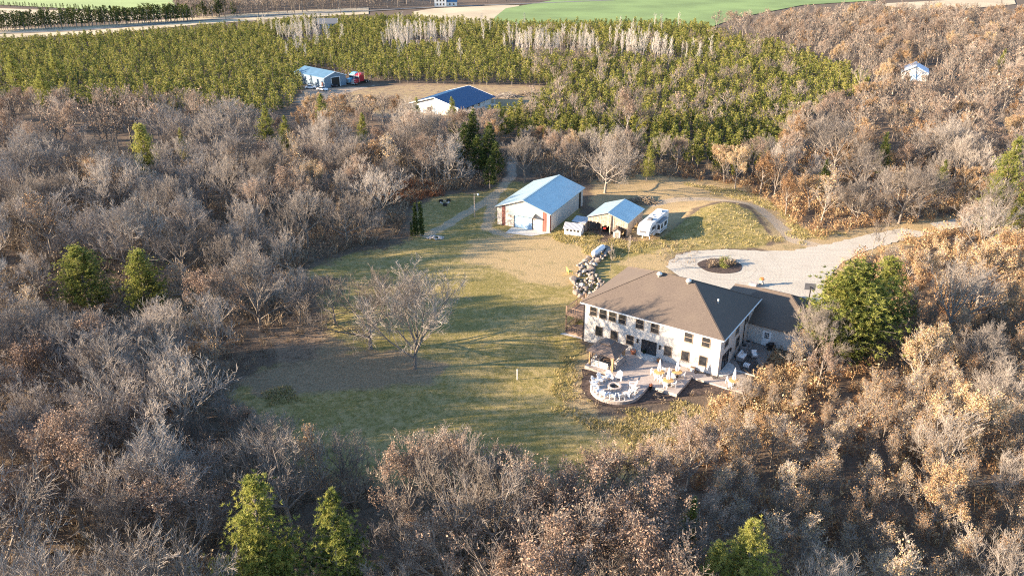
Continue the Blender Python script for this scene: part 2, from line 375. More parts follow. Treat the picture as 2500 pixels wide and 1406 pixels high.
sheet('planting_bed', [(isl[0]+4.0*math.cos(a)*(1+.04*math.sin(5*a)), isl[1]+3.5*math.sin(a)) for a in np.linspace(0, 6.283, 40)[:-1]], mul, .09)
sheet('concrete_pad', [G(*q).to_2d() for q in ((1368,808),(1402,790),(1430,800),(1428,822))], conc, T(*G(1400, 808).to_2d())+.06)
sheet('barn_apron', [G(*q).to_2d() for q in ((1234,569),(1249,555),(1345,568),(1344,569.5),(1296,577))], conc, .05)
sheet('garage_pad', [HW(*q).to_2d() for q in ((19,22),(29,22),(29,29),(19,29))], conc, .085)
# far fields and the country road
fg = M('winter_wheat', (.17,.235,.075), .95, .2, .02); ft_ = M('stubble_field', (.47,.37,.24), .95, .15, .03); fg2 = M('pale_pasture', (.29,.35,.13), .95, .12, .02)
asph = M('road_asphalt', (.20,.19,.18), 1, .1, .2, spec=.05)
for nm_, pts, m, z in (('field', [(-400,-60),(440,-60),(425,28),(385,34),(0,13),(-300,-2)], fg2, .3), ('stubble_field', [(-300,10),(0,22),(370,36),(430,34),(445,42),(250,54),(0,64),(-300,78)], ft_, .34),
    ('stubble_field', [(1010,30),(1060,22),(1230,14),(1270,14),(1225,40),(1205,60),(1060,62),(1000,50)], ft_, .3), ('field', [(1235,22),(1330,6),(1480,-25),(2300,-60),(2150,2),(1960,14),(1800,45),(1740,66),(1190,66),(1210,42)], fg, .34),
    ('stubble_field', [(2120,12),(2300,3),(2470,-14),(2480,12),(2350,24),(2250,26)], ft_, .34), ('roadside_verge', [(-300,110),(0,96),(250,86),(480,62),(700,46),(900,36),(900,20),(700,28),(470,44),(200,66),(0,72),(-300,86)], ft_, .25)):
    sheet(nm_, [G(a, b_).to_2d() for a, b_ in pts], m, z)
rl = [G(*q).to_2d() for q in ((-300,98),(0,84),(200,76),(470,53),(700,37),(900,28),(1070,19),(1300,10),(1500,2))]
lft, rgt = [], []
for i, p in enumerate(rl):
    d = (rl[min(i+1, len(rl)-1)]-rl[max(i-1, 0)]).normalized(); q = Vector((-d.y, d.x))*2.6
    lft.append(p+q); rgt.append(p-q)
sheet('country_road', lft+rgt[::-1], asph, .42)
# ------------------------------------------------------------------ house
m_side = M('white_siding', (.545,.505,.46), .6, .03, 1.5, ripple=('Z', .14, .012))
m_trim = M('white_trim', (.66,.625,.58), .5, .04, 2)
m_shg, nt, b = nodes('roof_shingles')
oc = N(nt, 'ShaderNodeTexCoord').outputs['Object']
c = mixc(nt, sms(nt, noise(nt, 7, 4, vec=oc, rough=.8), .25, .75), (.092,.07,.056), (.16,.122,.097)); c = mixc(nt, math_(nt, 'MULTIPLY', sms(nt, noise(nt, .45, 4, vec=oc), .45, .75), .35), c, (.165,.128,.095))
nt.links.new(c, b.inputs['Base Color']); b.inputs['Roughness'].default_value = .9; b.inputs['Specular IOR Level'].default_value = .25
wv = N(nt, 'ShaderNodeTexWave', wave_type='BANDS', bands_direction='Z', wave_profile='SAW'); wv.inputs['Scale'].default_value = 3; nt.links.new(oc, wv.inputs[0]); bump(nt, b, wv.outputs['Fac'], .01, .6)
m_frm = M('window_frame', (.27,.205,.15), .5, .1, 3)
m_gls, nt, b = nodes('window_glass'); b.inputs['Base Color'].default_value = (.03,.03,.032,1); b.inputs['Roughness'].default_value = .04; b.inputs['Specular IOR Level'].default_value = .9
m_wood = M('deck_wood', (.21,.14,.10), .75, .25, 3); m_dark = M('dark_metal', (.04,.036,.034), .45, .1, 3, .4); m_steel = M('galvanised_vent', (.62,.60,.57), .4, .08, 3, .5)
m_white = M('white_paint', (.74,.73,.715), .45, .04, 3); m_teak = M('teak_tabletop', (.52,.30,.12), .55, .2, 5); m_canvas = M('white_canvas', (.84,.80,.77), .9, .05, 4)
m_stone = M('field_stone', (.42,.37,.33), .9, .22, 2, bmp=.03); m_tan = M('tan_cushion', (.62,.53,.45), .9, .1, 4); m_grey = M('grey_wicker', (.27,.25,.24), .8, .2, 8)
m_terra = M('terracotta', (.42,.16,.09), .8, .15, 4); m_mum = M('orange_mums', (.55,.22,.05), .9, .35, 14); m_brn = M('brown_metal_roof', (.17,.125,.10), .5, .1, 2, .2, ripple=('X', .16, .03))
HO = Vector((FLx, FLy, 0))
house = thing('house', 'large white two storey house with brown hip roof beside the patio', 'house', HO, HANG, None, K)
mb = MB(); mb.box(.45,18.95,.45,13.65,-1.7,5.1); mb.build('wall', m_side, house)
def hip(x0, x1, y0, y1, z, pitch=.5, th=.13):
    mb = MB(); h = (y1-y0)/2; zr = z+h*pitch
    e = [(x0,y0,z),(x1,y0,z),(x1,y1,z),(x0,y1,z)]; lo_ = [(p[0],p[1],p[2]-th) for p in e]; r1 = (x0+h,(y0+y1)/2,zr); r2 = (x1-h,(y0+y1)/2,zr)
    v = [mb.vert(p) for p in e+lo_+[r1, r2]]
    for f in ((0,1,9,8),(1,2,9),(2,3,8,9),(3,0,8),(7,6,5,4),(4,5,1,0),(5,6,2,1),(6,7,3,2),(7,4,0,3)): mb.face([v[k] for k in f])
    return mb, r1, r2
mb, r1, r2 = hip(0, 19.4, 0, 14.1, 5.22); roof = mb.build('roof', m_shg, house)
mb = MB(); cap = []
for a, q in ((r1, r2), ((0,0,5.22), r1), ((0,14.1,5.22), r1), ((19.4,0,5.22), r2), ((19.4,14.1,5.22), r2)): mb.bar(Vector(a)+Vector((0,0,.01)), Vector(q)+Vector((0,0,.01)), .22, .05)
mb.build('ridge_cap', m_shg, roof)
for x in (8.0, 12.0):
    mb = MB(); mb.lathe([(.22,-.35),(.22,.12),(.34,.14),(.38,.26),(.33,.40),(.18,.5),(.02,.53)], 14, (x, 6.45, 8.5)); mb.build('roof_turbine', m_steel, roof, True)
mb = MB(); mb.lathe([(.10,-.3),(.10,.42),(.13,.44),(.13,.5),(.02,.52)], 10, (16.2, 6.2, 6.85)); mb.build('vent_pipe', m_white, roof, True)
mb = MB(); mb.box(.0,19.4,-.13,-.002,5.05,5.19); mb.box(19.402,19.52,0,14.1,5.05,5.19); mb.build('gutter', m_trim, house)
for (x, y, mt) in ((.38, .38, m_dark), (19.0, 9.4, m_dark)):
    mb = MB(); mb.bar((x,y,-1 if x < 1 else 0),(x,y,5.05),.1); mb.build('downspout', mt, house)
def window(pa, M4, w_, h_, sash=True, fw=.075):
    "M4 maps (across, outward, up) from the window's lower corner"
    mb = MB()
    for q in ((-.06,w_+.06,0,.06,-.07,0), (0,w_,0,.05,h_-fw,h_), (0,w_,0,.05,0,fw), (0,fw,0,.05,fw,h_-fw), (w_-fw,w_,0,.05,fw,h_-fw)): mb.box(*q, M=M4)
    if sash: mb.box(fw, w_-fw, 0, .044, h_*.46, h_*.46+.075, M=M4)
    f = mb.build('window', m_frm, pa)
    mb = MB(); mb.box(fw, w_-fw, -.02, .018, fw, h_-fw, M=M4); mb.build('pane', m_gls, f); return f
def MF(x, z, y=.45): return Matrix(((1,0,0,x),(0,-1,0,y),(0,0,1,z),(0,0,0,1)))      # on the front wall
def ME(y, z, x=18.95): return Matrix(((0,1,0,x),(1,0,0,y),(0,0,1,z),(0,0,0,1)))     # on the end wall
for x in (1.22, 2.62, 4.0, 5.39): window(house, MF(x, 3.47), 1.05, 1.36)
for x in (7.8, 9.86, 14.32, 16.55): window(house, MF(x, 3.47), 1.12, 1.38)
for x in (2.15, 4.38, 6.62, 11.85, 14.13, 16.45): window(house, MF(x, .84), 1.08, 1.36, x == 6.62)
for y, z, w_, h_ in ((1.95,3.15,1.35,1.4),(5.85,3.15,1.35,1.4),(9.9,3.15,.9,1.3),(6.5,.95,1.4,1.5)): window(house, ME(y, z), w_, h_)
def slider(M4, w_, h_):
    mb = MB()
    for q in ((0,w_,0,.06,h_-.08,h_),(0,w_,0,.06,0,.06),(0,.08,0,.06,.06,h_-.08),(w_-.08,w_,0,.06,.06,h_-.08),(w_/2-.05,w_/2+.05,0,.06,.06,h_-.08)): mb.box(*q, M=M4)
    d = mb.build('sliding_door', m_dark, house)
    for a, b_ in ((.08,w_/2-.05),(w_/2+.05,w_-.08)):
        mb = MB(); mb.box(a,b_,-.02,.02,.06,h_-.08,M=M4); mb.build('pane', m_gls, d)
    mb = MB(); mb.bar(M4 @ Vector((w_/2+.07,.09,h_*.45)), M4 @ Vector((w_/2+.07,.09,h_*.6)), .03); mb.build('handle', m_steel, d)
slider(MF(8.8, .3), 2.05, 1.86); slider(ME(1.6, .3), 2.3, 1.95)
def halfsteps(cx, cy, ang, r, lv):
    mb = MB()
    for k in range(lv):
        rr = r*(1-.22*k); h0 = -.02 if k == 0 else .15*k+.001; p = [(cx+rr*math.cos(ang+a), cy+rr*.62*math.sin(ang+a) if ang != 0 else cy+rr*math.sin(a)) for a in np.linspace(-math.pi/2, math.pi/2, 15)]
        if ang != 0: p = [(cx+rr*math.sin(a), cy-rr*.75*math.cos(a)) for a in np.linspace(-math.pi/2, math.pi/2, 15)]
        else: p = [(cx+rr*.75*math.cos(a), cy+rr*math.sin(a)) for a in np.linspace(-math.pi/2, math.pi/2, 15)]
        mb.prism(p, h0, .15*(k+1))
    return mb
halfsteps(9.85, .45, 1, 1.65, 2).build('door_step', conc, house); halfsteps(18.95, 2.45, 0, 1.85, 2).build('door_step', conc, house)
for x in (8.25, 11.3):  # lantern shapes standing in for hanging plant baskets
    mb = MB(); mb.box(x-.09,x+.09,.33,.45,1.55,1.95); mb.box(x-.13,x+.13,.2,.45,1.95,2.0); mb.box(x-.12,x+.12,.22,.45,1.5,1.55); mb.build('wall_fitting', m_dark, house)
mb = MB(); mb.box(18.95,19.15,4.2,4.4,1.75,2.1); mb.box(18.95,19.2,4.15,4.45,2.1,2.15); mb.build('wall_fitting', m_dark, house)
# stacked decks on the far end
for z in (-.35, 2.35):
    mb = MB(); mb.box(-2.6,.44,.9,6.5,z,z+.16); mb.box(-2.62,.44,.84,.898,z-.12,z+.16)
    d = mb.build('deck', m_wood, house)
    mb = MB()
    for y in (.95,): 
        mb.bar((-2.55,y,z+1.05),(.4,y,z+1.05),.09); mb.bar((-2.55,y,z+.28),(.4,y,z+.28),.06)
        for k in range(11): mb.bar((-2.4+k*.27,y,z+.28),(-2.4+k*.27,y,z+1.05),.03)
    mb.bar((-2.55,.95,z+1.05),(-2.55,6.4,z+1.05),.09); mb.bar((-2.55,.95,z+.28),(-2.55,6.4,z+.28),.06)
    for k in range(19): mb.bar((-2.55,1.1+k*.28,z+.28),(-2.55,1.1+k*.28,z+1.05),.03)
    mb.build('deck_railing', m_wood, d)
for y in (.95, 3.7, 6.4):
    mb = MB(); mb.bar((-2.55,y,-2.2),(-2.55,y,3.6 if y < 1 else 3.4),.15); mb.build('deck_post', m_wood, house)
# garage wing
gar = thing('garage_wing', 'low garage wing with brown hip roof joined to the house end', 'garage', HO, HANG, None, K)
mb = MB(); mb.box(18.96,27.55,11.5,21.5,-.3,2.78); mb.box(13.9,18.955,13.66,21.5,-.3,2.78); mb.build('wall', m_side, gar)
mb, g1, g2 = hip(13.4, 28.0, 11.0, 22.0, 2.86); gr_ = mb.build('roof', m_shg, gar)
mb = MB()
for a, q in ((g1, g2), ((13.4,22,2.86), g1), ((28,11,2.86), g2), ((28,22,2.86), g2)): mb.bar(Vector(a)+Vector((0,0,.01)), Vector(q)+Vector((0,0,.01)), .22, .05)
mb.build('ridge_cap', m_shg, gr_)
mb = MB(); mb.box(20.85,22.0,11.44,11.5,.0,2.05); d = mb.build('door', m_white, gar)
mb = MB(); mb.box(21.15,21.7,11.425,11.45,1.05,1.85); w_ = mb.build('window', m_gls, d)
mb = MB()
for k in (1, 2): mb.box(21.15+.55/3*k-.02,21.15+.55/3*k+.02,11.41,11.44,1.05,1.85); mb.box(21.15,21.7,11.412,11.438,1.05+.8/3*k-.02,1.05+.8/3*k+.02)
mb.build('muntin', m_white, w_)
mb = MB(); mb.lathe([(.035,0),(.035,.06)], 8, (20.98, 11.38, 1.0)); mb.build('handle', m_steel, d)
# ------------------------------------------------------------------ gazebo
gz = thing('gazebo', 'brown metal roofed gazebo with tied curtains on the patio', 'gazebo', HW(6.2, -4.0), HANG, None, K)
mb = MB()
def pyr(mb, h, z0, z1, top, th=.06):
    a = [(-h,-h,z0),(h,-h,z0),(h,h,z0),(-h,h,z0)]; t = [(-top,-top,z1),(top,-top,z1),(top,top,z1),(-top,top,z1)]; l = [(p[0],p[1],p[2]-th) for p in a]
    v = [mb.vert(p) for p in a+t+l]
    for f in ((0,1,5,4),(1,2,6,5),(2,3,7,6),(3,0,4,7),(4,5,6,7),(8,9,1,0),(9,10,2,1),(10,11,3,2),(11,8,0,3),(11,10,9,8)): mb.face([v[k] for k in f])
pyr(mb, 1.95, 2.05, 2.95, .62); rf = mb.build('roof', m_brn, gz)
mb = MB(); pyr(mb, .8, 3.0, 3.42, .03); mb.build('roof_vent', m_brn, rf)
m_post = M('gazebo_post', (.42,.27,.13), .6, .15, 3); m_curt = M('tan_curtain', (.30,.22,.17), .9, .2, 6, ripple=('X', .05, .03))
for x, y in ((-1.6,-1.6),(1.6,-1.6),(1.6,1.6),(-1.6,1.6)):
    mb = MB(); mb.bar((x,y,0),(x,y,2.1),.16); mb.build('post', m_post, gz)
    mb = MB(); mb.lathe([(.24,.05),(.2,.5),(.1,.95),(.2,1.4),(.3,1.95)], 9, (x*.9, y*.9, 0)); mb.build('curtain', m_curt, gz, True)
mb = MB()
for a, q in (((-1.6,-1.6),(1.6,-1.6)),((1.6,-1.6),(1.6,1.6)),((1.6,1.6),(-1.6,1.6)),((-1.6,1.6),(-1.6,-1.6))): mb.bar((*a,2.05),(*q,2.05),.12,.16)
mb.build('beam', m_post, gz)
def sofa(name, label, loc, rz, w_, cush, frame, pil=3, d=.8, sc=K, cat='sofa', group=None):
    t = thing(name, label, cat, loc, rz, group, sc)
    mb = MB(); mb.box(-w_/2,w_/2,-d/2,d/2,.06,.3); mb.box(-w_/2,w_/2,d/2-.1,d/2,.3,.75); mb.box(-w_/2,-w_/2+.1,-d/2,d/2-.1,.3,.55); mb.box(w_/2-.1,w_/2,-d/2,d/2-.1,.3,.55)
    for x in (-w_/2+.06, w_/2-.06):
        for y in (-d/2+.06, d/2-.06): mb.bar((x,y,0),(x,y,.07),.06)
    mb.build('frame', frame, t)
    n = max(1, round(w_/.75)); iw = (w_-.22)/n
    for k in range(n):
        x = -w_/2+.11+k*iw
        mb = MB(); mb.box(x+.01,x+iw-.01,-d/2+.02,d/2-.28,.302,.45); mb.build('seat_cushion', cush, t)
        mb = MB(); mb.box(x+.01,x+iw-.01,d/2-.275,d/2-.105,.46,.82); mb.build('back_cushion', cush, t)
    for k in range(pil):
        x = (-.5+(k+.5)/pil)*(w_-.4); mb = MB(); mb.box(-.2,.2,-.06,.06,-.19,.19, M=Matrix.Translation((x, d/2-.36, .66)) @ Matrix.Rotation(.35,4,'X') @ Matrix.Rotation(.3*(-1)**k,4,'Y')); mb.build('pillow', m_tan if k % 2 else m_canvas, t)
    return t
m_rail = M('white_slats', (.72,.68,.62), .7, .08, 3)
sofa('outdoor_sofa', 'tan cushioned sofa inside the gazebo facing the patio, back to the lawn', HW(5.0,-4.0), HANG+R(90), 2.0, m_tan, m_grey, 3)
sofa('outdoor_sofa', 'long sofa with heaped pillows under the open patio side of the gazebo', HW(7.6,-3.6), HANG+R(-90), 2.6, m_tan, m_grey, 4)
t = thing('slatted_bench', 'white slatted bench across the near side of the gazebo', 'bench', HW(6.0,-5.45), HANG, None, K)
mb = MB(); mb.box(-1.15,1.15,-.2,.25,.36,.42); mb.build('seat', m_rail, t)
mb = MB()
for k in range(13): mb.box(-1.12+k*.18,-1.02+k*.18,-.26,-.22,.1,.85)
mb.box(-1.16,1.16,-.27,-.21,.85,.93); mb.box(-1.16,1.16,-.27,-.21,.06,.1); mb.build('backrest', m_rail, t)
for x in (-1.1, 1.1):
    mb = MB(); mb.bar((x,.18,0),(x,.18,.36),.07); mb.build('leg', m_rail, t)
t = thing('coffee_table', 'low dark coffee table in the shade inside the gazebo', 'table', HW(6.3,-3.9), HANG, None, K)
mb = MB(); mb.box(-.5,.5,-.35,.35,.36,.42); mb.build('tabletop', m_wood, t)
for x in (-.44,.44):
    for y in (-.29,.29): mb = MB(); mb.bar((x,y,0),(x,y,.36),.06); mb.build('leg', m_wood, t)
# ------------------------------------------------------------------ fire pit ring
fp = thing('fire_pit', 'round stone fire pit in the middle of the white chairs', 'fire pit', HW(9.72,-8.85), 0, None, K)
mb = MB(); n = 24
for k in range(n):
    a0, a1 = 2*math.pi*k/n, 2*math.pi*(k+.94)/n
    for l in range(2):
        o_ = .13*l; mb.hexa([(r*math.cos(a+o_), r*math.sin(a+o_), z) for z in (.01+l*.17, .17+l*.17) for r, a in ((.58,a0),(.82,a0),(.82,a1),(.58,a1))])
mb.build('stone_ring', M('fire_pit_stone', (.46,.39,.34), .9, .2, 4), fp)
mb = MB(); mb.lathe([(.57,.01),(.57,.12),(.3,.16),(.02,.18)], 20); mb.build('ash_bed', M('ash', (.05,.045,.04), .95, .4, 6), fp)
def adirondack(label, loc, rz):
    t = thing('adirondack_chair', label, 'chair', loc, rz, 'white slatted chairs round the fire pit', K)
    mb = MB()
    for k in range(5): mb.hexa([(x, y, z+dz) for dz in (0,.025) for x, y, z in ((-.27,-.42+k*.105,.37-k*.035),(.27,-.42+k*.105,.37-k*.035),(.27,-.33+k*.105,.34-k*.035),(-.27,-.33+k*.105,.34-k*.035))])
    mb.build('seat', m_white, t)
    mb = MB()
    for k in range(5):
        x = -.27+k*.11; h = .98-.05*abs(k-2)**1.5
        mb.hexa([(x,.08,.2),(x+.1,.08,.2),(x+.1,.11,.2),(x,.11,.2),(x-.01+(k-2)*.02,.08+.42*h,h),(x+.1+(k-2)*.02,.08+.42*h,h),(x+.1+(k-2)*.02,.11+.42*h,h),(x-.01+(k-2)*.02,.11+.42*h,h)])
    mb.build('backrest', m_white, t)
    for s in (-1, 1):
        mb = MB(); mb.box(s*.33-.06,s*.33+.06,-.48,.3,.55,.58); mb.build('arm', m_white, t)
        mb = MB(); mb.bar((s*.31,-.42,0),(s*.31,-.42,.55),.05,.09); mb.build('leg', m_white, t)
        mb = MB(); mb.bar((s*.30,.36,0),(s*.30,-.42,.4),.04,.1); mb.bar((s*.31,.26,.08),(s*.31,.3,.55),.05,.06); mb.build('leg', m_white, t)
    return t
CH = [(7.6,-8.3),(8.2,-7.35),(9.3,-6.75),(7.35,-9.3),(7.65,-10.2),(8.5,-10.95),(9.55,-11.3),(10.6,-11.15),(11.5,-10.55),(12.05,-9.6),(12.1,-8.55),(11.55,-7.55)]
LB = ['on the gazebo side, second from the back of the ring', 'at the back of the ring near the gazebo post', 'at the back, last before the gap towards the tables',
      'halfway along the lawn side of the ring', 'on the lawn side where the ring starts curving forward', 'first of the front row counted from the lawn', 'second of the front row counted from the lawn',
      'third of the front row counted from the lawn', 'at the front corner next to the mulch bed', 'on the patio side, nearest the mulch edge', 'on the patio side, middle one of three', 'on the patio side, last before the gap']
ch0 = None
for (e, n), l in zip(CH, LB):
    p = HW(e, n); q = HW(9.72, -8.85); a = math.atan2(q.y-p.y, q.x-p.x)+math.pi/2+rnd.uniform(-.12, .12)
    l = 'white slatted chair '+l
    if ch0 is None: ch0 = adirondack(l, p, a)
    else: dup(ch0, p, a, l)
for (e, n), l in (((7.95,-8.8), 'small white side table between chairs on the lawn side'), ((8.75,-7.6), 'small white side table between the two chairs nearest the gazebo')):
    t = thing('side_table', l, 'table', HW(e, n), HANG, None, K)
    mb = MB(); mb.lathe([(.22,.42),(.22,.46)], 14); mb.build('tabletop', m_white, t)
    for k in range(3):
        a = k*2.1; mb = MB(); mb.bar((.18*math.cos(a),.18*math.sin(a),0),(.1*math.cos(a),.1*math.sin(a),.42),.04); mb.build('leg', m_white, t)
# ------------------------------------------------------------------ dining tables, parasols, chairs
TB = [((13.05,-3.55), 'nearest the house steps'), ((14.85,-2.35), 'closest to the house wall'), ((14.75,-4.75), 'nearest the mulch corner'), ((21.3,-.5), 'alone by the curved step')]
tb0 = pa0 = pc0 = None
def mk_table(l, loc):
    t = thing('round_table', l, 'table', loc, HANG, 'round wooden tables on the patio', K)
    mb = MB(); mb.lathe([(.6,.66),(.64,.67),(.64,.71),(.05,.712)], 26); mb.build('tabletop', m_teak, t)
    for k in range(4):
        a = k*math.pi/2+.6; mb = MB(); mb.bar((.5*math.cos(a),.5*math.sin(a),0),(.42*math.cos(a),.42*math.sin(a),.66),.06); mb.build('leg', m_white, t)
    return t
def mk_parasol(l, loc):
    t = thing('parasol', l, 'parasol', loc, 0, 'closed white parasols', K)
    mb = MB(); mb.tube([(0,0,0),(0,0,2.35)], [.03,.025], 8); mb.lathe([(.05,2.33),(.03,2.42)], 8); mb.build('pole', m_white, t)
    mb = MB()
    prof = [(.20,.86),(.225,.95),(.2,1.2),(.155,1.55),(.11,1.9),(.06,2.2),(.03,2.32)]; rings = []
    for r, z in prof: rings.append([mb.vert((r*(1+.22*math.cos(6*a))*math.cos(a), r*(1+.22*math.cos(6*a))*math.sin(a), z+(.06*math.cos(6*a) if z < .9 else 0))) for a in np.linspace(0, 2*math.pi, 37)[:-1]])
    for A, B in zip(rings, rings[1:]):
        for j in range(36): mb.face((A[j], A[(j+1)%36], B[(j+1)%36], B[j]))
    mb.build('canopy', m_canvas, t, True)
    mb = MB(); mb.lathe([(.28,0),(.28,.06),(.06,.1)], 14); mb.build('base', m_dark, t)
    return t
def mk_chair(l, loc, a):
    t = thing('patio_chair', l, 'chair', loc, a, 'white chairs at the round tables', K)
    mb = MB(); mb.box(-.22,.22,-.22,.22,.4,.44); mb.build('seat', m_white, t)
    mb = MB(); mb.box(-.22,.22,.2,.24,.78,.84)
    for k in range(4): mb.box(-.19+k*.11,-.14+k*.11,.2,.235,.44,.78)
    mb.build('backrest', m_white, t)
    for x in (-.19,.19):
        for y in (-.19,.21): mb = MB(); mb.bar((x,y,0),(x,y,.4),.045); mb.build('leg', m_white, t)
        mb = MB(); mb.bar((x*1.15,-.2,.6),(x*1.15,.22,.62),.045,.03); mb.bar((x*1.15,-.18,.42),(x*1.15,-.18,.6),.035); mb.build('arm', m_white, t)
    return t
CL = ['on the lawn side of', 'on the house side of', 'on the side patio side of', 'on the mulch side of']
for k, ((e, n), l) in enumerate(TB):
    loc = HW(e, n)
    if tb0 is None: tb0 = mk_table('round wooden patio table '+l, loc); pa0 = mk_parasol('closed white parasol in the table '+l, loc)
    else: dup(tb0, loc, HANG+k*.4, 'round wooden patio table '+l); dup(pa0, loc, k, 'closed white parasol in the table '+l)
    for j, a in enumerate((math.pi, math.pi/2, 0, -math.pi/2)):
        if k == 3 and j in (1,): continue
        if k == 0 and j == 2: continue
        aa = a+rnd.uniform(-.25, .25); r = .72+rnd.uniform(0, .12)
        p = HW(e+r*math.cos(aa), n+r*math.sin(aa)); an = HANG+aa-math.pi/2
        cl = 'white chair '+CL[j]+' the round table '+l.split(',')[0]
        if pc0 is None: pc0 = mk_chair(cl, p, an)
        else: dup(pc0, p, an, cl)
# ------------------------------------------------------------------ side patio furniture and pots
sofa('outdoor_sofa', 'white cushioned two seat sofa on the side patio, back to the house wall', HW(19.95,6.3), HANG+R(90), 1.75, m_canvas, m_grey, 2, .85)
sofa('armchair', 'low white cushioned armchair on the side patio by the air conditioners', HW(21.1,7.7), HANG+R(35), .85, m_canvas, m_grey, 0, .85, cat='armchair')
t = thing('ottoman', 'dark striped square ottoman in front of the white sofa', 'ottoman', HW(21.15,4.75), HANG, None, K)
mb = MB(); mb.box(-.38,.38,-.32,.32,.03,.34); mb.build('base', m_grey, t); mb = MB()
for k in range(4): mb.box(-.35+k*.19,-.22+k*.19,-.325,.325,.05,.352)
mb.build('stripe', m_canvas, t)
for (e, n), l in (((19.55,8.35), 'grey air conditioner by the downspout nearest the sofa'), ((19.6,9.75), 'grey air conditioner behind the other one, by the garage corner')):
    t = thing('air_conditioner', l, 'air conditioner', HW(e, n), HANG, 'air conditioners by the house wall', K)
    mb = MB(); mb.box(-.42,.42,-.42,.42,.0,.06); mb.build('pad', conc, t)
    mb = MB(); mb.box(-.36,.36,-.36,.36,.06,.82)
    for k in range(9): mb.box(-.375,.375,-.375,.375,.12+k*.075,.145+k*.075)
    mb.build('cabinet', m_grey, t); mb = MB(); mb.lathe([(.3,.83),(.3,.86),(.08,.9)], 16); mb.build('fan_grille', m_dark, t)
t = thing('grill', 'black covered barbecue grill beside the white garage door', 'grill', HW(22.3,10.6), HANG+.3, None, K)
mb = MB(); mb.box(-.6,.6,-.28,.28,.62,.68); mb.box(-.35,.35,-.26,.26,.1,.62); mb.build('cart', m_dark, t)
mb = MB(); mb.tube([(-.36,0,.78),(.36,0,.78)], [.3,.3], 12); mb.build('lid', m_dark, t, True)
for x in (-.3,.3): mb = MB(); mb.tube([(x,-.2,.08),(x,.2,.08)], [.08,.08], 8); mb.build('wheel', m_dark, t)
def pot(l, loc, r, h, mp_, fm, flw='flower_pot'):
    t = thing(flw, l, 'flower pot', loc, 0, None, K)
    mb = MB(); mb.lathe([(r*.65,0),(r,h),(r*1.08,h),(r*1.08,h+.04),(r*.9,h+.04)], 14); mb.build('pot', mp_, t, True)
    q = random.Random(int(loc.x*7)); mb = MB()
    for k in range(90):
        d = Vector((q.gauss(0,1), q.gauss(0,1), abs(q.gauss(0,1)))).normalized()*r*1.25; p = Vector((0,0,h+.05))+d
        s = Vector((q.gauss(0,1),q.gauss(0,1),q.gauss(0,1))).normalized()*.05; u = s.cross(d).normalized()*.05; mb.poly([p-s,p+u,p+s,p-u])
    mb.build('plant', fm, t)
pot('clay pot of rusty flowers beside the door steps on the gazebo side', HW(8.0,-.2), .3, .32, m_terra, m_terra)
pot('pot of orange flowers beside the door steps on the table side', HW(11.65,-.35), .24, .25, m_terra, m_mum)
pot('small dark potted plant on top of the door steps', HW(9.3,.2,.3), .16, .2, m_dark, NDL)
pot('red leaved potted plant at the inner patio corner by the mulch', HW(13.25,-6.35,-.2), .2, .4, m_dark, m_terra)
t = thing('hose_reel_box', 'tan box with slats against the wall under the window near the corner', 'box', HW(15.9,.1), HANG, None, K)
mb = MB(); mb.box(-.25,.25,-.2,.2,0,.42); mb.build('body', m_tan, t); mb = MB(); mb.box(-.28,.28,-.23,.23,.42,.47); mb.build('lid', m_wood, t)
# turning circle plants, pedestal urn and hoop
pd = thing('mum_planter', 'orange mums in a white urn on a short stone pillar by the driveway', 'planter', G(1858, 697), HANG, None, K)
mb = MB(); mb.box(-.28,.28,-.28,.28,0,.55); mb.build('pillar', m_stone, pd)
mb = MB(); mb.lathe([(.16,.55),(.24,.62),(.26,.9),(.3,.95)], 12); mb.build('urn', m_white, pd, True)
mb = MB(); q = random.Random(5)
for k in range(120):
    d = Vector((q.gauss(0,1), q.gauss(0,1), abs(q.gauss(0,1)))).normalized()*.36; p = Vector((0,0,.98))+d; s_ = Vector((q.gauss(0,1),q.gauss(0,1),q.gauss(0,1))).normalized()*.07; u = s_.cross(d).normalized()*.07; mb.poly([p-s_,p+u,p+s_,p-u])
mb.build('flowers', m_mum, pd)
t = thing('stone_pillar', 'low square stone pillar next to the mum planter', 'pillar', G(1838, 699), HANG, None, K)
mb = MB(); mb.box(-.55,.55,-.35,.35,0,.5); mb.build('shaft', m_stone, t); mb = MB(); mb.box(-.6,.6,-.4,.4,.5,.58); mb.build('cap', m_stone, t)
t = thing('basketball_hoop', 'dark basketball hoop and backboard on the garage parking pad', 'basketball hoop', G(1972, 748), HANG+R(200), None, K)
mb = MB(); mb.bar((0,0,0),(0,0,2.5),.14); mb.bar((0,0,2.4),(0,-.7,2.8),.1); mb.build('pole', m_dark, t)
mb = MB(); mb.box(-.75,.75,-.76,-.7,2.3,3.3); mb.build('backboard', M('smoked_board', (.10,.10,.11), .3, .1, 2), t)
mb = MB(); mb.tube([(.2*math.cos(a),-1.0+.2*math.sin(a),2.5) for a in np.linspace(0,6.283,14)], [.02]*14, 5); mb.build('rim', m_terra, t)
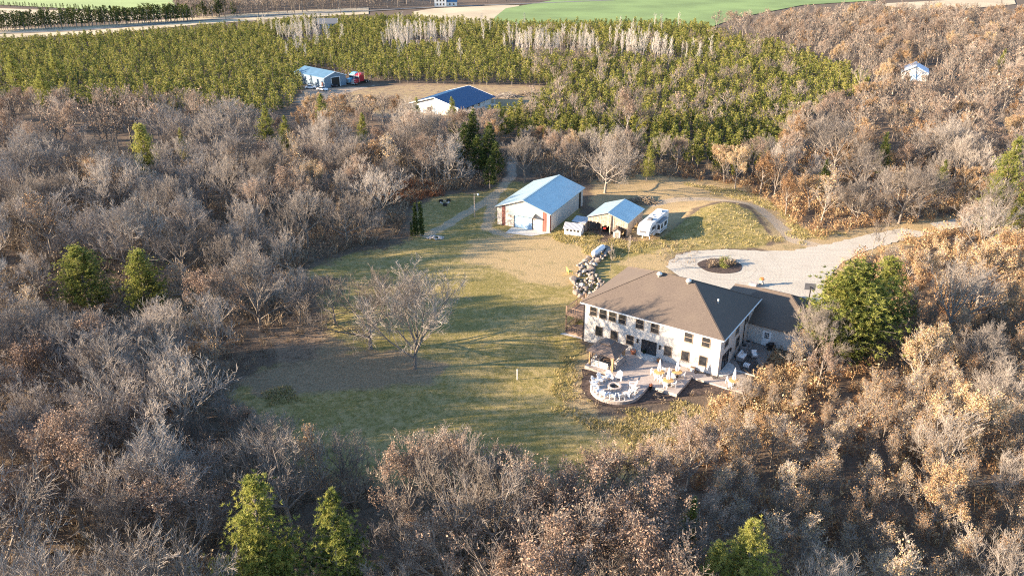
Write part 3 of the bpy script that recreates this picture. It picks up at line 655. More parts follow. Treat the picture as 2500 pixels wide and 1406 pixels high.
# ------------------------------------------------------------------ pole barn
def rib(name, col, var=.06, metal=0, rough=.5, ax='X', pitch=.3, d=.02): return M(name, col, rough, var, 1.2, metal, .4, 0, (ax, pitch, d))
m_bw = rib('barn_siding', (.50,.435,.375), .1); m_red = rib('red_siding', (.22,.085,.065), .12); m_rail_roof = M('galvanised_roofing', (.43,.52,.53), .36, .06, .8, .5, .5, 0, ('Y', .35, .02))
m_weather = M('weathered_boards', (.36,.29,.23), .9, .4, 4, ripple=('X', .16, .03)); m_dblue = M('pale_blue_door', (.33,.47,.62), .5, .12, 1.5)
m_darkin = M('dark_shade_ash_log', (.03,.026,.022), .95, .2, 1)  # near black: painted interior shade of the shed doorway, also ash and log stools
BA = math.atan2(-.425, .905)
barn = thing('pole_barn', 'long cream pole barn with bluish metal roof and red corner strips', 'barn', (-2.68*K, 137.92*K, 0), BA, None, K)
def gable(par, W_, D_, e_, r_, ovx, ovy, mw, mr, nm='wall', th=.12, flip=False):
    mb = MB(); h = W_/2
    prof = [(0,-.3),(W_,-.3),(W_,e_),(h,r_),(0,e_)]
    a = [mb.vert((x,0,z)) for x, z in prof]; b_ = [mb.vert((x,D_,z)) for x, z in prof]
    mb.face(a); mb.face(b_[::-1])
    for j in (0,1,4): mb.face((a[j], b_[j], b_[(j+1)%5], a[(j+1)%5]))
    o = mb.build(nm, mw, par)
    mb = MB(); sl = (r_-e_)/h; ze = e_-sl*ovx+.02; zr = r_+.02
    for s in (0, 1):
        x0, x1 = (-ovx, h) if s == 0 else (W_+ovx, h)
        p = [(x0,-ovy,ze),(x1,-ovy,zr),(x1,D_+ovy,zr),(x0,D_+ovy,ze)]
        lo_ = [(q[0],q[1],q[2]) for q in p]; up = [(q[0],q[1],q[2]+th) for q in p]
        if s == 0: mb.hexa([lo_[0],lo_[1],lo_[2],lo_[3],up[0],up[1],up[2],up[3]])
        else: mb.hexa([lo_[1],lo_[0],lo_[3],lo_[2],up[1],up[0],up[3],up[2]])
    rf = mb.build('roof', mr, par)
    mb = MB(); mb.bar((h,-ovy,zr+th),(h,D_+ovy,zr+th),.34,.04); mb.build('ridge_cap', mr, rf)
    return o, rf
gable(barn, 10.35, 16.8, 3.5, 5.3, .32, .35, m_bw, m_rail_roof)
mb = MB(); mb.box(3.5,6.95,-.05,-.002,0,2.5); d = mb.build('overhead_door', m_dblue, barn)
mb = MB()
for z in (.62,1.25,1.87): mb.box(3.5,6.95,-.06,-.051,z-.015,z+.015)
mb.build('panel_seam', m_dark, d)
mb = MB(); mb.box(3.38,3.5,-.07,-.002,0,2.55); mb.box(6.95,7.07,-.07,-.002,0,2.55); mb.build('door_jamb', m_dark, barn)
mb = MB(); mb.box(8.0,8.95,-.05,-.002,0,2.1); d = mb.build('door', m_white, barn); mb = MB(); mb.lathe([(.04,0),(.04,.06)], 8, (8.1,-.1,1.0)); mb.build('handle', m_dark, d)
for a, b_ in ((.95,1.6), (9.02,9.75)):
    mb = MB(); mb.box(a,b_,-.022,-.002,0,3.5+min(a,10.35-b_)*.3); mb.build('red_strip', m_red, barn)
mb = MB(); mb.box(10.352,10.375,.0,.6,0,3.46); mb.build('red_strip', m_red, barn)
mb = MB(); mb.box(10.352,10.385,14.6,15.6,0,3.3); mb.build('side_door', m_dark, barn)
mb = MB(); mb.hexa([(2.7,-1.25,2.72),(7.6,-1.25,2.72),(7.6,-.004,3.1),(2.7,-.004,3.1),(2.7,-1.25,2.78),(7.6,-1.25,2.78),(7.6,-.004,3.16),(2.7,-.004,3.16)])
aw = mb.build('awning', m_rail_roof, barn); mb = MB()
for x in (2.75, 7.5): mb.bar((x,-1.2,2.7),(x,-.03,1.9),.07); mb.bar((x,-1.2,2.7),(x,-.03,2.7),.07)
mb.build('bracket', m_red, aw)
mb = MB(); mb.bar((-.3,-.37,3.42),(5.175,-.37,5.33),.16,.05); mb.bar((10.65,-.37,3.42),(5.175,-.37,5.33),.16,.05); mb.build('fascia', m_bw, barn)
# ------------------------------------------------------------------ open log shed
PA = math.atan2(-.464, .886)
pav = thing('log_shed', 'open sided shed of rough boards under a pale blue metal roof', 'shed', (13.75*K, 134.6*K, 0), PA, None, K)
mb = MB(); W_, D_ = 7.2, 8.1
for s in (0, 1):
    x0 = -.3 if s == 0 else W_+.3
    p = [(x0,-.35,2.62),(W_/2,-.35,3.95),(W_/2,D_+.35,3.95),(x0,D_+.35,2.62)]
    if s: p = [p[1],p[0],p[3],p[2]]
    mb.hexa(p+[(q[0],q[1],q[2]+.1) for q in p])
rf = mb.build('roof', m_rail_roof, pav)
for x in (.1, 2.4, 4.75, W_-.1):
    for y in (.1, D_/2, D_-.1):
        if x in (2.4, 4.75) and y == D_/2: continue
        mb = MB(); mb.tube([(x,y,-.1),(x,y,2.6+.37*min(x,W_-x))], [.12,.1], 8); mb.build('post', m_wood, pav)
mb = MB(); q = random.Random(3); x = -.1
while x < W_+.1:
    w_ = q.uniform(.14,.26); top = 2.68+.37*min(max(x,0),W_-min(x,W_)); bot = 1.35+q.uniform(-.12,.2) if 2.2 < x else 1.75+q.uniform(-.1,.2)
    if 4.2 < x < 4.9: bot = .6
    if x > 5: bot = 1.5+q.uniform(-.1,.3)
    if top > bot: mb.box(x,min(x+w_*.93,W_+.2),-.04+q.uniform(-.02,.02),.02,bot,top)
    x += w_
mb.build('gable_boards', m_weather, pav)
mb = MB(); x = 0
while x < D_: w_ = q.uniform(.16,.3); mb.box(W_-.02,W_+.04+q.uniform(0,.03),x,x+w_*.93,.9+q.uniform(-.3,.3) if 2.6 < x < 5.5 else .05,2.6); x += w_
mb.build('side_boards', m_weather, pav)
mb = MB(); mb.box(.0,W_-.05,D_-.06,D_,.1,2.6); mb.build('back_wall', m_weather, pav)
mb = MB(); mb.tube([(4.15,-.25,0),(4.15,-.25,3.75)], [.12,.1], 8); mb.build('pole', m_weather, pav)
def logpile(label, loc, rz, n, L, rows, col=m_wood):
    t = thing('firewood_stack', label, 'firewood', loc, rz, None, K); q = random.Random(int(loc.x*10)); mb = MB()
    for r_ in range(rows):
        for k in range(n-(r_%2)):
            x = k*.26+(r_%2)*.13; mb.tube([(x,q.uniform(-.05,.05),.13+r_*.22),(x+q.uniform(-.03,.03),L,.13+r_*.22)], [.12,.12], 7)
    o = mb.build('logs', [M('cut_logs', (.46,.33,.20), .9, .35, 4)], t); mb = MB(); mb.box(-.15,n*.26-.1,.08,.16,-.0,.012); mb.build('bearer', m_wood, t); return t
def PW(x, y, z=0): 
    c_, s_ = math.cos(PA), math.sin(PA); return Vector(((13.75+c_*x-s_*y)*K, (134.6+s_*x+c_*y)*K, z))
logpile('split firewood stacked under the log shed on its trailer side', PW(5.1,.9), PA, 7, .45, 5)
t = thing('garden_tractor', 'red garden tractor parked in the shade under the log shed', 'tractor', PW(2.6,1.6), PA+R(190), None, K)
mr_ = M('red_paint', (.45,.04,.03), .4, .1, 3); mb = MB(); mb.box(-.25,.25,-.1,.85,.4,.72); mb.box(-.3,.3,-.85,-.1,.4,.55); mb.build('body', mr_, t)
mb = MB(); mb.box(-.2,.2,-.7,-.3,.56,.64); mb.box(-.2,.2,-.78,-.7,.6,.98); mb.build('seat', m_dark, t)
for x, y, r_ in ((-.38,.55,.2),(.38,.55,.2),(-.4,-.55,.32),(.4,-.55,.32)): mb = MB(); mb.tube([(x-.09,y,r_),(x+.09,y,r_)], [r_,r_], 14); mb.build('wheel', m_dark, t)
mb = MB(); mb.bar((0,-.05,.7),(0,-.2,1.0),.04); mb.tube([(.17*math.cos(a),-.2+.05*math.sin(a),1.0+.15*math.sin(a)) for a in np.linspace(0,6.283,12)], [.02]*12, 5); mb.build('steering_wheel', m_dark, t)
# ------------------------------------------------------------------ coop, grey shed, hut
m_cr = M('ribbed_grey_roof', (.44,.43,.44), .45, .1, 1.5, .4, .4, 0, ('X', .22, .05))
cp_ = thing('white_coop', 'small white coop with ribbed grey roof beside the pole barn', 'coop', (9.25*K, 132.3*K, 0), math.atan2(-.33,.945), None, K)
mb = MB(); W_, D_ = 3.0, 2.1
prof = [(0,.05),(D_,.05),(D_,1.35),(D_/2,2.0),(0,1.35)]; a = [mb.vert((0,y,z)) for y, z in prof]; b_ = [mb.vert((W_,y,z)) for y, z in prof]; mb.face(a[::-1]); mb.face(b_)
for j in (0,1,4): mb.face((a[j], a[(j+1)%5], b_[(j+1)%5], b_[j]))
mb.build('wall', m_white, cp_)
mb = MB()
for y0, y1, z0, z1 in ((-.25,D_/2,1.24,2.06),(D_+.25,D_/2,1.24,2.06)):
    p = [(-.2,y0,z0),(W_+.2,y0,z0),(W_+.2,y1,z1),(-.2,y1,z1)]
    if y0 > y1: p = [p[1],p[0],p[3],p[2]]
    mb.hexa(p+[(q_[0],q_[1],q_[2]+.06) for q_ in p])
mb.build('roof', m_cr, cp_)
for x in (.35, 1.0, 1.65, 2.3):
    mb = MB(); mb.box(x,x+.38,-.03,-.002,.85,1.15); f = mb.build('window', m_gls, cp_); mb = MB(); mb.box(x-.04,x+.42,-.045,-.031,1.15,1.19); mb.box(x-.04,x+.42,-.045,-.031,.81,.85); mb.build('frame', m_frm, f)
mb = MB(); mb.box(2.2,2.75,-.04,-.002,.15,.7); mb.build('hatch', m_dblue, cp_)
gs = thing('grey_lean_to', 'small dark shed with grey metal roof squeezed behind the white coop', 'shed', (10.9*K, 135.0*K, 0), PA, None, K)
mb = MB(); mb.box(0,2.4,0,1.9,0,1.6); mb.build('wall', m_weather, gs); mb = MB(); mb.hexa([(-.15,-.2,1.62),(2.55,-.2,1.62),(2.55,2.1,2.0),(-.15,2.1,2.0),(-.15,-.2,1.68),(2.55,-.2,1.68),(2.55,2.1,2.06),(-.15,2.1,2.06)]); mb.build('roof', m_cr, gs)
ht = thing('wooden_hut', 'tiny grey wooden hut with pitched roof in front of the log shed', 'hut', (17.7*K, 130.9*K, 0), PA+R(15), None, K)
gable(ht, 1.25, 1.3, 1.25, 1.75, .12, .12, M('grey_boards', (.50,.46,.42), .9, .2, 4, ripple=('X', .12, .02)), m_brn, th=.05)
mb = MB(); mb.box(.35,.9,-.03,-.002,.05,1.0); mb.build('door', m_weather, ht)
# ------------------------------------------------------------------ fifth wheel trailer
m_rvw = M('trailer_white', (.70,.69,.68), .3, .03, 1, 0, .5); m_rvt = M('trailer_roof', (.62,.58,.54), .7, .1, 1.5); m_rvg = M('trailer_graphite', (.10,.095,.10), .35, .1, 2)
m_rvs = M('trailer_silver', (.50,.49,.48), .35, .05, 2)
RA = math.atan2(-.5, .866)
rv = thing('camper_trailer', 'white fifth wheel camper trailer with slide-out parked beside the log shed', 'camper trailer', (21.7*K, 129.6*K, 0), RA, None, K)
mb = MB(); W_, L_ = 2.15, 9.6
prof = [(-.05,1.15),(-.12,1.7),(.15,2.45),(.55,2.85),(1.0,3.02),(L_,3.08),(L_,.55),(2.3,.55),(2.15,1.15)]
a = [mb.vert((0,y,z)) for y, z in prof]; b_ = [mb.vert((W_,y,z)) for y, z in prof]; n = len(prof); mb.face(a); mb.face(b_[::-1])
for j in range(n): mb.face((a[j], b_[j], b_[(j+1)%n], a[(j+1)%n]))
body = mb.build('body', m_rvw, rv)
mb = MB(); mb.hexa([(.06,1.1,3.035),(W_-.06,1.1,3.035),(W_-.06,L_-.05,3.085),(.06,L_-.05,3.085),(.06,1.1,3.06),(W_-.06,1.1,3.06),(W_-.06,L_-.05,3.11),(.06,L_-.05,3.11)]); mb.build('roof', m_rvt, rv)
for y in (2.6, 7.6): mb = MB(); mb.hexa([(.65,y,3.08),(1.5,y,3.08),(1.5,y+1.0,3.08),(.65,y+1.0,3.08),(.75,y+.15,3.4),(1.4,y+.15,3.4),(1.4,y+.9,3.36),(.75,y+.9,3.36)]); mb.build('roof_air_conditioner', m_rvg if y < 5 else m_rvs, rv)
for x, y in ((1.1,4.6),(.5,5.6),(1.6,6.6)): mb = MB(); mb.box(x-.18,x+.18,y-.18,y+.18,3.09,3.2); mb.build('roof_vent', m_rvs, rv)
mb = MB(); mb.box(W_,W_+.8,3.4,7.0,.75,2.6); so = mb.build('slide_out', m_rvw, rv)
mb = MB(); mb.box(W_-.02,W_+.86,3.34,7.06,2.601,2.65); mb.build('slide_roof', m_rvg, so)
for y0, y1 in ((3.7,4.5),(5.3,6.5)): mb = MB(); mb.box(W_+.8,W_+.82,y0,y1,1.5,2.3); mb.build('window', m_gls, so)
mb = MB(); mb.box(W_+.25,W_+.7,3.385,3.399,1.45,2.3); mb.build('window', m_gls, so)
mb = MB(); mb.box(W_+.801,W_+.812,3.45,6.95,.95,1.1); mb.bar((W_+.805,3.6,1.15),(W_+.805,5.2,1.45),.01,.12); mb.build('stripe', m_rvg, so)
for y0, y1, z0, z1 in ((1.2,2.6,1.75,2.35),(7.4,8.5,1.6,2.3)): mb = MB(); mb.box(W_,W_+.02,y0,y1,z0,z1); mb.build('window', m_gls, rv)
mb = MB(); mb.box(W_,W_+.02,2.75,3.25,.62,2.5); d = mb.build('door', m_rvs, rv); mb = MB(); mb.box(W_+.021,W_+.03,2.85,3.15,1.6,2.3); mb.build('window', m_gls, d)
mb = MB(); mb.box(W_+.001,W_+.012,.3,9.5,1.2,1.34); mb.bar((W_+.006,.4,1.45),(W_+.006,2.7,2.55),.01,.1); mb.box(-.012,-.001,.3,9.5,1.2,1.34); mb.build('stripe', m_rvg, rv)
mb = MB(); mb.hexa([(.35,-.095,1.62),(1.8,-.095,1.62),(1.6,-.14,1.75),(.5,-.14,1.75),(.4,-.07,1.95),(1.75,-.07,1.95),(1.6,-.08,2.0),(.55,-.08,2.0)]); mb.build('cap_marking', m_rvg, rv)
for y in (5.6, 6.6):
    for x in (.12, W_-.12): mb = MB(); mb.tube([(x-.11,y,.38),(x+.11,y,.38)], [.38,.38], 16); w_ = mb.build('wheel', m_dark, rv); mb = MB(); mb.tube([(x-.12,y,.38),(x+.12,y,.38)], [.19,.19], 12); mb.build('rim', m_rvs, w_)
for x in (.4, W_-.4): mb = MB(); mb.bar((x,1.6,0),(x,1.6,1.2),.12); mb.box(x-.15,x+.15,1.45,1.75,0,.03); mb.build('landing_leg', m_rvs, rv)
mb = MB(); mb.bar((W_/2,.5,.9),(W_/2,.5,1.2),.25); mb.build('hitch_pin', m_dark, rv)
mb = MB(); mb.box(.3,W_-.3,L_,L_+.12,.6,.72); mb.build('bumper', m_dark, rv)
# ------------------------------------------------------------------ tank, boulders, small things
tk = thing('propane_tank', 'long white propane tank lying beyond the boulder wall', 'tank', (13.3*K, 121.2*K, .1), math.atan2(4.2,2.56), None, K)
mb = MB(); pr = [(.02,0),(.3,.05),(.45,.2),(.5,.4),(.5,3.6),(.45,3.8),(.3,3.95),(.02,4.0)]; mb.lathe(pr, 18); o = mb.build('vessel', m_white, tk, True); o.rotation_euler = (0, R(90), 0); o.location = (0,0,.75)
mb = MB(); mb.lathe([(.16,0),(.16,.18),(.1,.22)], 12, (2.0,0,1.22)); mb.build('valve_dome', m_white, tk)
for x in (.8, 3.2): mb = MB(); mb.box(x-.12,x+.12,-.4,.4,-.2,.4); mb.build('foot', conc, tk)
m_bould = leafmat('boulder_stone', [(0, (.20,.165,.14)), (.5, (.33,.28,.24)), (1, (.44,.385,.335))], .9, 0, 1.6)
BP = W2([(1398,688),(1403,722),(1422,742),(1452,722),(1476,694),(1462,676),(1448,660),(1470,640),(1492,618),(1478,606),(1445,630),(1408,655)])
r_ = random.Random(11); q = []; tries = 0
bx0, by0 = BP.min(0); bx1, by1 = BP.max(0)
bm_protos = []
for k in range(6):
    mb = MB(); bm_ = __import__('bmesh').new(); __import__('bmesh').ops.create_icosphere(bm_, subdivisions=2, radius=1)
    rr = random.Random(k+40); pl = [(Vector((rr.gauss(0,1),rr.gauss(0,1),rr.gauss(0,1))).normalized(), rr.uniform(.55,.85)) for _ in range(9)]
    for v in bm_.verts:
        for d_, l_ in pl:
            e_ = v.co.dot(d_)-l_
            if e_ > 0: v.co -= d_*e_*.9
        v.co.z *= .8
    me = bpy.data.meshes.new('boulder'); bm_.to_mesh(me); bm_.free(); me.materials.append(m_bould); bm_protos.append(me)
while len(q) < 120 and tries < 6000:
    tries += 1; x, y = r_.uniform(bx0,bx1), r_.uniform(by0,by1)
    if sdist(BP, np.array([x]), np.array([y]))[0] < 0: continue
    s_ = r_.choice([.25,.32,.38,.45,.5,.6,.75,.9])*.95
    if any(math.hypot(x-a, y-b_) < (s_+c_)*.72 for a, b_, c_ in q): continue
    q.append((x, y, s_))
for x, y, s_ in q:
    o = bpy.data.objects.new('boulder', bm_protos[r_.randrange(6)]); C.objects.link(o)
    up = max(0, (y-by0)/(by1-by0))*.5+.35*(x-bx0)/(bx1-bx0)
    o.location = (x, y, T(x,y)+s_*.35+up*.5); o.scale = (s_*r_.uniform(.85,1.2), s_, s_*r_.uniform(.8,1.1)); o.rotation_euler = (r_.uniform(-.4,.4), r_.uniform(-.4,.4), r_.uniform(0,6.28))
    big = 'large' if s_ > .65 else ('medium' if s_ > .42 else 'small'); far = 'up by the propane tank' if y > by0+.6*(by1-by0) else ('by the house roof corner' if y < by0+.28*(by1-by0) else 'midway along')
    tag(o, f'{big} tan grey boulder of the heaped retaining slope, {far}', 'boulder', f'{big} boulders of the slope {far}')
t = thing('utility_pole', 'wooden yard light pole on the lawn left of the pole barn', 'pole', G(1159, 530), 0, None, K)
mb = MB(); mb.tube([(0,0,-.2),(0,0,4.6)], [.11,.085], 9); mb.build('shaft', m_weather, t); mb = MB(); mb.bar((0,0,4.4),(.7,-.3,4.6),.05); mb.build('arm', m_steel, t)
mb = MB(); mb.lathe([(.08,.2),(.17,.0),(.17,-.1),(.1,-.2)], 12, (.72,-.3,4.5)); mb.build('lamp_head', m_white, t); mb = MB(); mb.box(-.12,.12,-.22,-.1,1.4,1.8); mb.build('meter_box', m_steel, t)
p = GT(1262.8, 926.5); t = thing('white_pipe', 'slim white pipe standing alone in the lawn below the house', 'pipe', p, 0, None, K)
mb = MB(); mb.lathe([(.06,-.1),(.06,1.35)], 12); mb.build('pipe_shaft', m_white, t); mb = MB(); mb.lathe([(.075,1.33),(.075,1.42),(.03,1.46)], 12); mb.build('cap', m_white, t)
def heap(name, label, cat, loc, rx, ry, h, n, mat, size, seed, log=False):
    mb = MB(); r_ = random.Random(seed)
    for k in range(n):
        a = r_.uniform(0,6.283); u = math.sqrt(r_.random()); x, y = rx*u*math.cos(a), ry*u*math.sin(a); z = h*(1-u)*r_.uniform(.5,1)
        if log: d_ = Vector((r_.gauss(0,1), r_.gauss(0,1), r_.gauss(0,.25))).normalized()*size*r_.uniform(.4,1); mb.ti = r_.random(); mb.tube([Vector((x,y,z+.05))-d_, Vector((x,y,z+.1))+d_], [.05,.02], 4)
        else:
            s_ = size*r_.uniform(.5,1.2); mb.lathe([(s_*.5,-s_*.2),(s_,s_*.15),(s_*.7,s_*.55),(s_*.1,s_*.7)], 7, (x,y,z))
    o = mb.build(name, mat, None, not log, tint=log); o.location = loc; tag(o, label, cat); return o
heap('stone_pile', 'small pale stone pile on the lawn edge near the columnar cedars', 'stone pile', G(1064, 582), 1.6, .9, .7, 40, m_stone, .32, 2)
heap('brush_pile', 'heap of dark cut branches behind the log shed', 'brush pile', G(1568, 494), 3.6, 2.4, 1.3, 260, BRU, 1.4, 3, True)
heap('dead_branch_pile', 'pale heap of dead branches in the far dry clearing', 'brush pile', G(1235, 238), 5, 2.5, 1.8, 160, TW, 2.2, 4, True)
heap('dark_branch_pile', 'dark strip of cut branches at the right end of the dry clearing', 'brush pile', G(1295, 232), 5, 1.8, 1.1, 130, BRU, 2.0, 9, True)
heap('lawn_branch_heap', 'dark dead brush heap at the lawn edge behind the leaning oak', 'brush pile', G(790, 690), 2.6, 1.8, 1.0, 160, BRU, 1.3, 5, True)
t = thing('fire_ring', 'stone campfire ring in the shaded grass beyond the columnar cedars', 'fire ring', G(1086, 496), 0, None, K); mb = MB()
for k in range(12): a = k*math.pi/6; mb.lathe([(.12,0),(.2,.12),(.12,.26),(.02,.3)], 7, (.8*math.cos(a), .8*math.sin(a), 0))
mb.build('stone_circle', m_stone, t); mb = MB(); mb.lathe([(.65,.02),(.4,.08),(.02,.1)], 14); mb.build('ash_bed', m_darkin, t)
for (px_, py_), l in (((1077,494), 'dark log stool left of the stone campfire ring'), ((1095,493), 'dark log stool right of the stone campfire ring'), ((1087,503), 'dark log stool in front of the stone campfire ring')):
    mb = MB(); mb.lathe([(.5,0),(.48,.55),(.42,.6),(.05,.6)], 9); o = mb.build('log_stool', m_darkin); o.location = G(px_, py_); tag(o, l, 'stool')
p = G(1391, 668); t = thing('yellow_lawn_chair', 'small yellow lawn chair left of the boulder slope', 'chair', p, 2.0, None, K); m_yel = M('yellow_plastic', (.62,.47,.10), .5, .1, 4)
mb = MB(); mb.box(-.35,.35,-.35,.35,.38,.44); mb.build('seat', m_yel, t); mb = MB(); mb.hexa([(-.35,.3,.44),(.35,.3,.44),(.35,.36,.44),(-.35,.36,.44),(-.35,.5,1.15),(.35,.5,1.15),(.35,.56,1.15),(-.35,.56,1.15)]); mb.build('backrest', m_yel, t)
for x in (-.3,.3):
    for y in (-.3,.3): mb = MB(); mb.bar((x,y,0),(x,y,.38),.06); mb.build('leg', m_yel, t)
# ------------------------------------------------------------------ far buildings and vehicles
m_blue = M('blue_metal_roof', (.006,.045,.125), .55, .08, .6, .0, .3, 0, ('X', .5, .03)); m_bluegrey = rib('blue_grey_siding', (.13,.185,.24), .06); m_greyroof = M('blue_grey_roof', (.09,.17,.25), .5, .12, .5, .1, .3)  # steel shed siding and roof darkened: shade put into the base colour
def frame2(A, B):
    d = Vector((B.x-A.x, B.y-A.y, 0)); return math.atan2(d.y, d.x), d.length
# blue roofed house: ridge runs A -> B, eave corner below B at Cc
A, B, Cc = G(1057.5,239,5.6), G(1145,210,5.6), G(1186,240.5,3.0)
an, Lr = frame2(A, B); hs = abs((Cc.x-B.x)*math.sin(an)-(Cc.y-B.y)*math.cos(an))
bh = thing('blue_roof_house', 'white house with a bright blue metal roof in the pine clearing', 'house', (A.x, A.y, 0), an, None)
def gable_y(par, L_, h, e_, r_, ov, mw, mr, nm='wall'):
    "ridge along local x from 0 to L_, half span h"
    mb = MB(); prof = [(-h,-.3),(h,-.3),(h,e_),(0,r_),(-h,e_)]; x0, x1 = ov, L_-ov
    a = [mb.vert((x0,y,z)) for y, z in prof]; b_ = [mb.vert((x1,y,z)) for y, z in prof]; mb.face(a[::-1]); mb.face(b_)
    for j in range(5):
        if j not in (2, 3): mb.face((a[j], a[(j+1)%5], b_[(j+1)%5], b_[j]))
    mb.build(nm, mw, par); mb = MB(); sl = (r_-e_)/h; o_ = .6
    for s in (-1, 1):
        o_ = (1.7 if mr == m_blue and s < 0 else .6); p = [(0,0,r_+.03),(L_,0,r_+.03),(L_,s*(h+o_),e_-sl*o_+.03),(0,s*(h+o_),e_-sl*o_+.03)]
        if s > 0: p = [p[1],p[0],p[3],p[2]]
        p = p[::-1]
        mb.hexa(p+[(q[0],q[1],q[2]+.12) for q in p])
    rf = mb.build('roof', mr, par); mb = MB()
    for x in (-.06, L_+.06):
        for s in (-1, 1): mb.bar((x,0,r_+.06),(x,s*(h+o_),e_-sl*o_+.06),.1,.26)
    mb.build('barge_board', m_white, par); return rf
gable_y(bh, Lr, hs-.6, 3.1, 5.6, .7, m_trim, m_blue)
for x in (3, 6.5, 10, 14):
    if x < Lr-2: mb = MB(); mb.box(x,x+1.1,-hs+.55,-hs+.6,1.0,2.3); f = mb.build('window', m_gls, bh); mb = MB(); mb.box(x-.1,x+1.2,-hs+.53,-hs+.549,.9,1.0); mb.box(x-.1,x+1.2,-hs+.53,-hs+.549,2.3,2.4); mb.build('frame', m_white, f)
mb = MB(); mb.box(.62,.7,-.6,.5,0,2.2); mb.build('door', m_dblue, bh); mb = MB(); mb.box(.63,.7,1.5,2.8,1,2.3); mb.build('window', m_gls, bh)
for x in (Lr*.68, Lr*.82, Lr*.96): mb = MB(); mb.bar((x,-hs-1.2,0),(x,-hs-1.2,2.7),.15); mb.build('porch_post', m_white, bh)
mb = MB(); mb.box(Lr*.64,Lr,-hs-1.4,-hs+.5,-.05,.25); mb.build('porch_floor', conc, bh)
# steel shed
A, A2, Cl, Cr = G(813,178.6,5.6), G(774,168.5,5.6), G(791,191,3.9), G(843.5,183,3.9)
gx = Vector((Cr.x-Cl.x, Cr.y-Cl.y)); an = math.atan2(gx.y, gx.x); Wd = gx.length
ss = thing('steel_shed', 'blue grey steel shed with its big door open among the pines', 'shed', (Cl.x, Cl.y, 0), an, None)
Dp = 20
gable(ss, Wd, Dp, 3.9, 5.6, .25, .25, m_bluegrey, m_greyroof)
mb = MB(); mb.box(Wd*.32,Wd*.70,-.04,-.002,0,3.5); d = mb.build('doorway_shade', m_darkin, ss); mb = MB(); mb.box(Wd*.30,Wd*.32,-.08,-.002,0,3.6); mb.box(Wd*.70,Wd*.72,-.08,-.002,0,3.6); mb.box(Wd*.30,Wd*.72,-.08,-.002,3.6,3.75); mb.build('door_frame', m_white, ss)  # dark panel on the solid wall, interior shade put into its colour
mb = MB(); mb.bar((-.26,-.3,3.85),(Wd/2,-.3,5.62),.1,.25); mb.bar((Wd+.26,-.3,3.85),(Wd/2,-.3,5.62),.1,.25); mb.build('barge_board', m_white, ss)
mb = MB(); mb.box(-.04,-.002,1.0,2.0,0,2.1); mb.build('side_door', m_red, ss)
def truck(label, loc, rz, col):
    t = thing('semi_truck', label, 'truck', loc, rz, None); mp_ = M('truck_paint', col, .3, .08, 1, 0, .5)
    mb = MB(); mb.hexa([(-1.1,-6,1),(1.1,-6,1),(1.1,-3.0,1),(-1.1,-3.0,1),(-1.1,-6,3.3),(1.1,-6,3.3),(1.1,-3.3,3.3),(-1.1,-3.3,3.3)]); mb.hexa([(-1.1,-6,3.3),(1.1,-6,3.3),(1.1,-3.4,3.3),(-1.1,-3.4,3.3),(-1,-5.9,4.0),(1,-5.9,4.0),(1,-4.6,4.0),(-1,-4.6,4.0)]); mb.build('cab', mp_, t)
    mb = MB(); mb.hexa([(-.8,-2.99,.9),(.8,-2.99,.9),(.75,-.6,.9),(-.75,-.6,.9),(-.8,-2.99,2.2),(.8,-2.99,2.2),(.7,-.75,1.9),(-.7,-.75,1.9)]); mb.build('hood', mp_, t)
    mb = MB(); mb.hexa([(-1.0,-2.96,2.25),(1.0,-2.96,2.25),(1.0,-2.94,2.25),(-1.0,-2.94,2.25),(-1.0,-3.22,3.1),(1.0,-3.22,3.1),(1.0,-3.2,3.1),(-1.0,-3.2,3.1)]); mb.build('windscreen', m_gls, t)
    mb = MB(); mb.box(-.6,.6,-.6,-.52,.9,1.85); mb.build('grille', m_steel, t); mb = MB(); mb.box(-1.1,1.1,-.55,-.35,.45,.85); mb.build('bumper', m_steel, t); mb = MB(); mb.box(-.5,.5,-9,-3,.7,.95); mb.build('chassis', m_dark, t)
    for x in (-.95,.95):
        mb = MB(); mb.hexa([(x-.3,-2.3,.9),(x+.3,-2.3,.9),(x+.3,-.7,.75),(x-.3,-.7,.75),(x-.25,-2.1,1.25),(x+.25,-2.1,1.25),(x+.25,-.9,1.2),(x-.25,-.9,1.2)]); mb.build('fender', mp_, t)
        mb = MB(); mb.box(x-.12,x+.12,-.74,-.66,1.2,1.45); mb.build('headlight', m_white, t); mb = MB(); mb.tube([(x*1.1,-3.05,.9),(x*1.1,-3.05,4.2)], [.09,.09], 8); mb.build('exhaust_stack', m_steel, t)
        for y in (-1.5,-7.2,-8.4): mb = MB(); mb.tube([(x-.17,y,.5),(x+.17,y,.5)], [.5,.5], 14); w_ = mb.build('wheel', m_dark, t); mb = MB(); mb.tube([(x-.18,y,.5),(x+.18,y,.5)], [.24,.24], 10); mb.build('rim', m_steel, w_)
    return t
truck('red semi truck cab parked beside the steel shed', G(860,209), R(150), (.34,.02,.03)); truck('pale blue semi truck cab between the steel shed and the red truck', G(846.5,206.5), R(150), (.16,.42,.55))
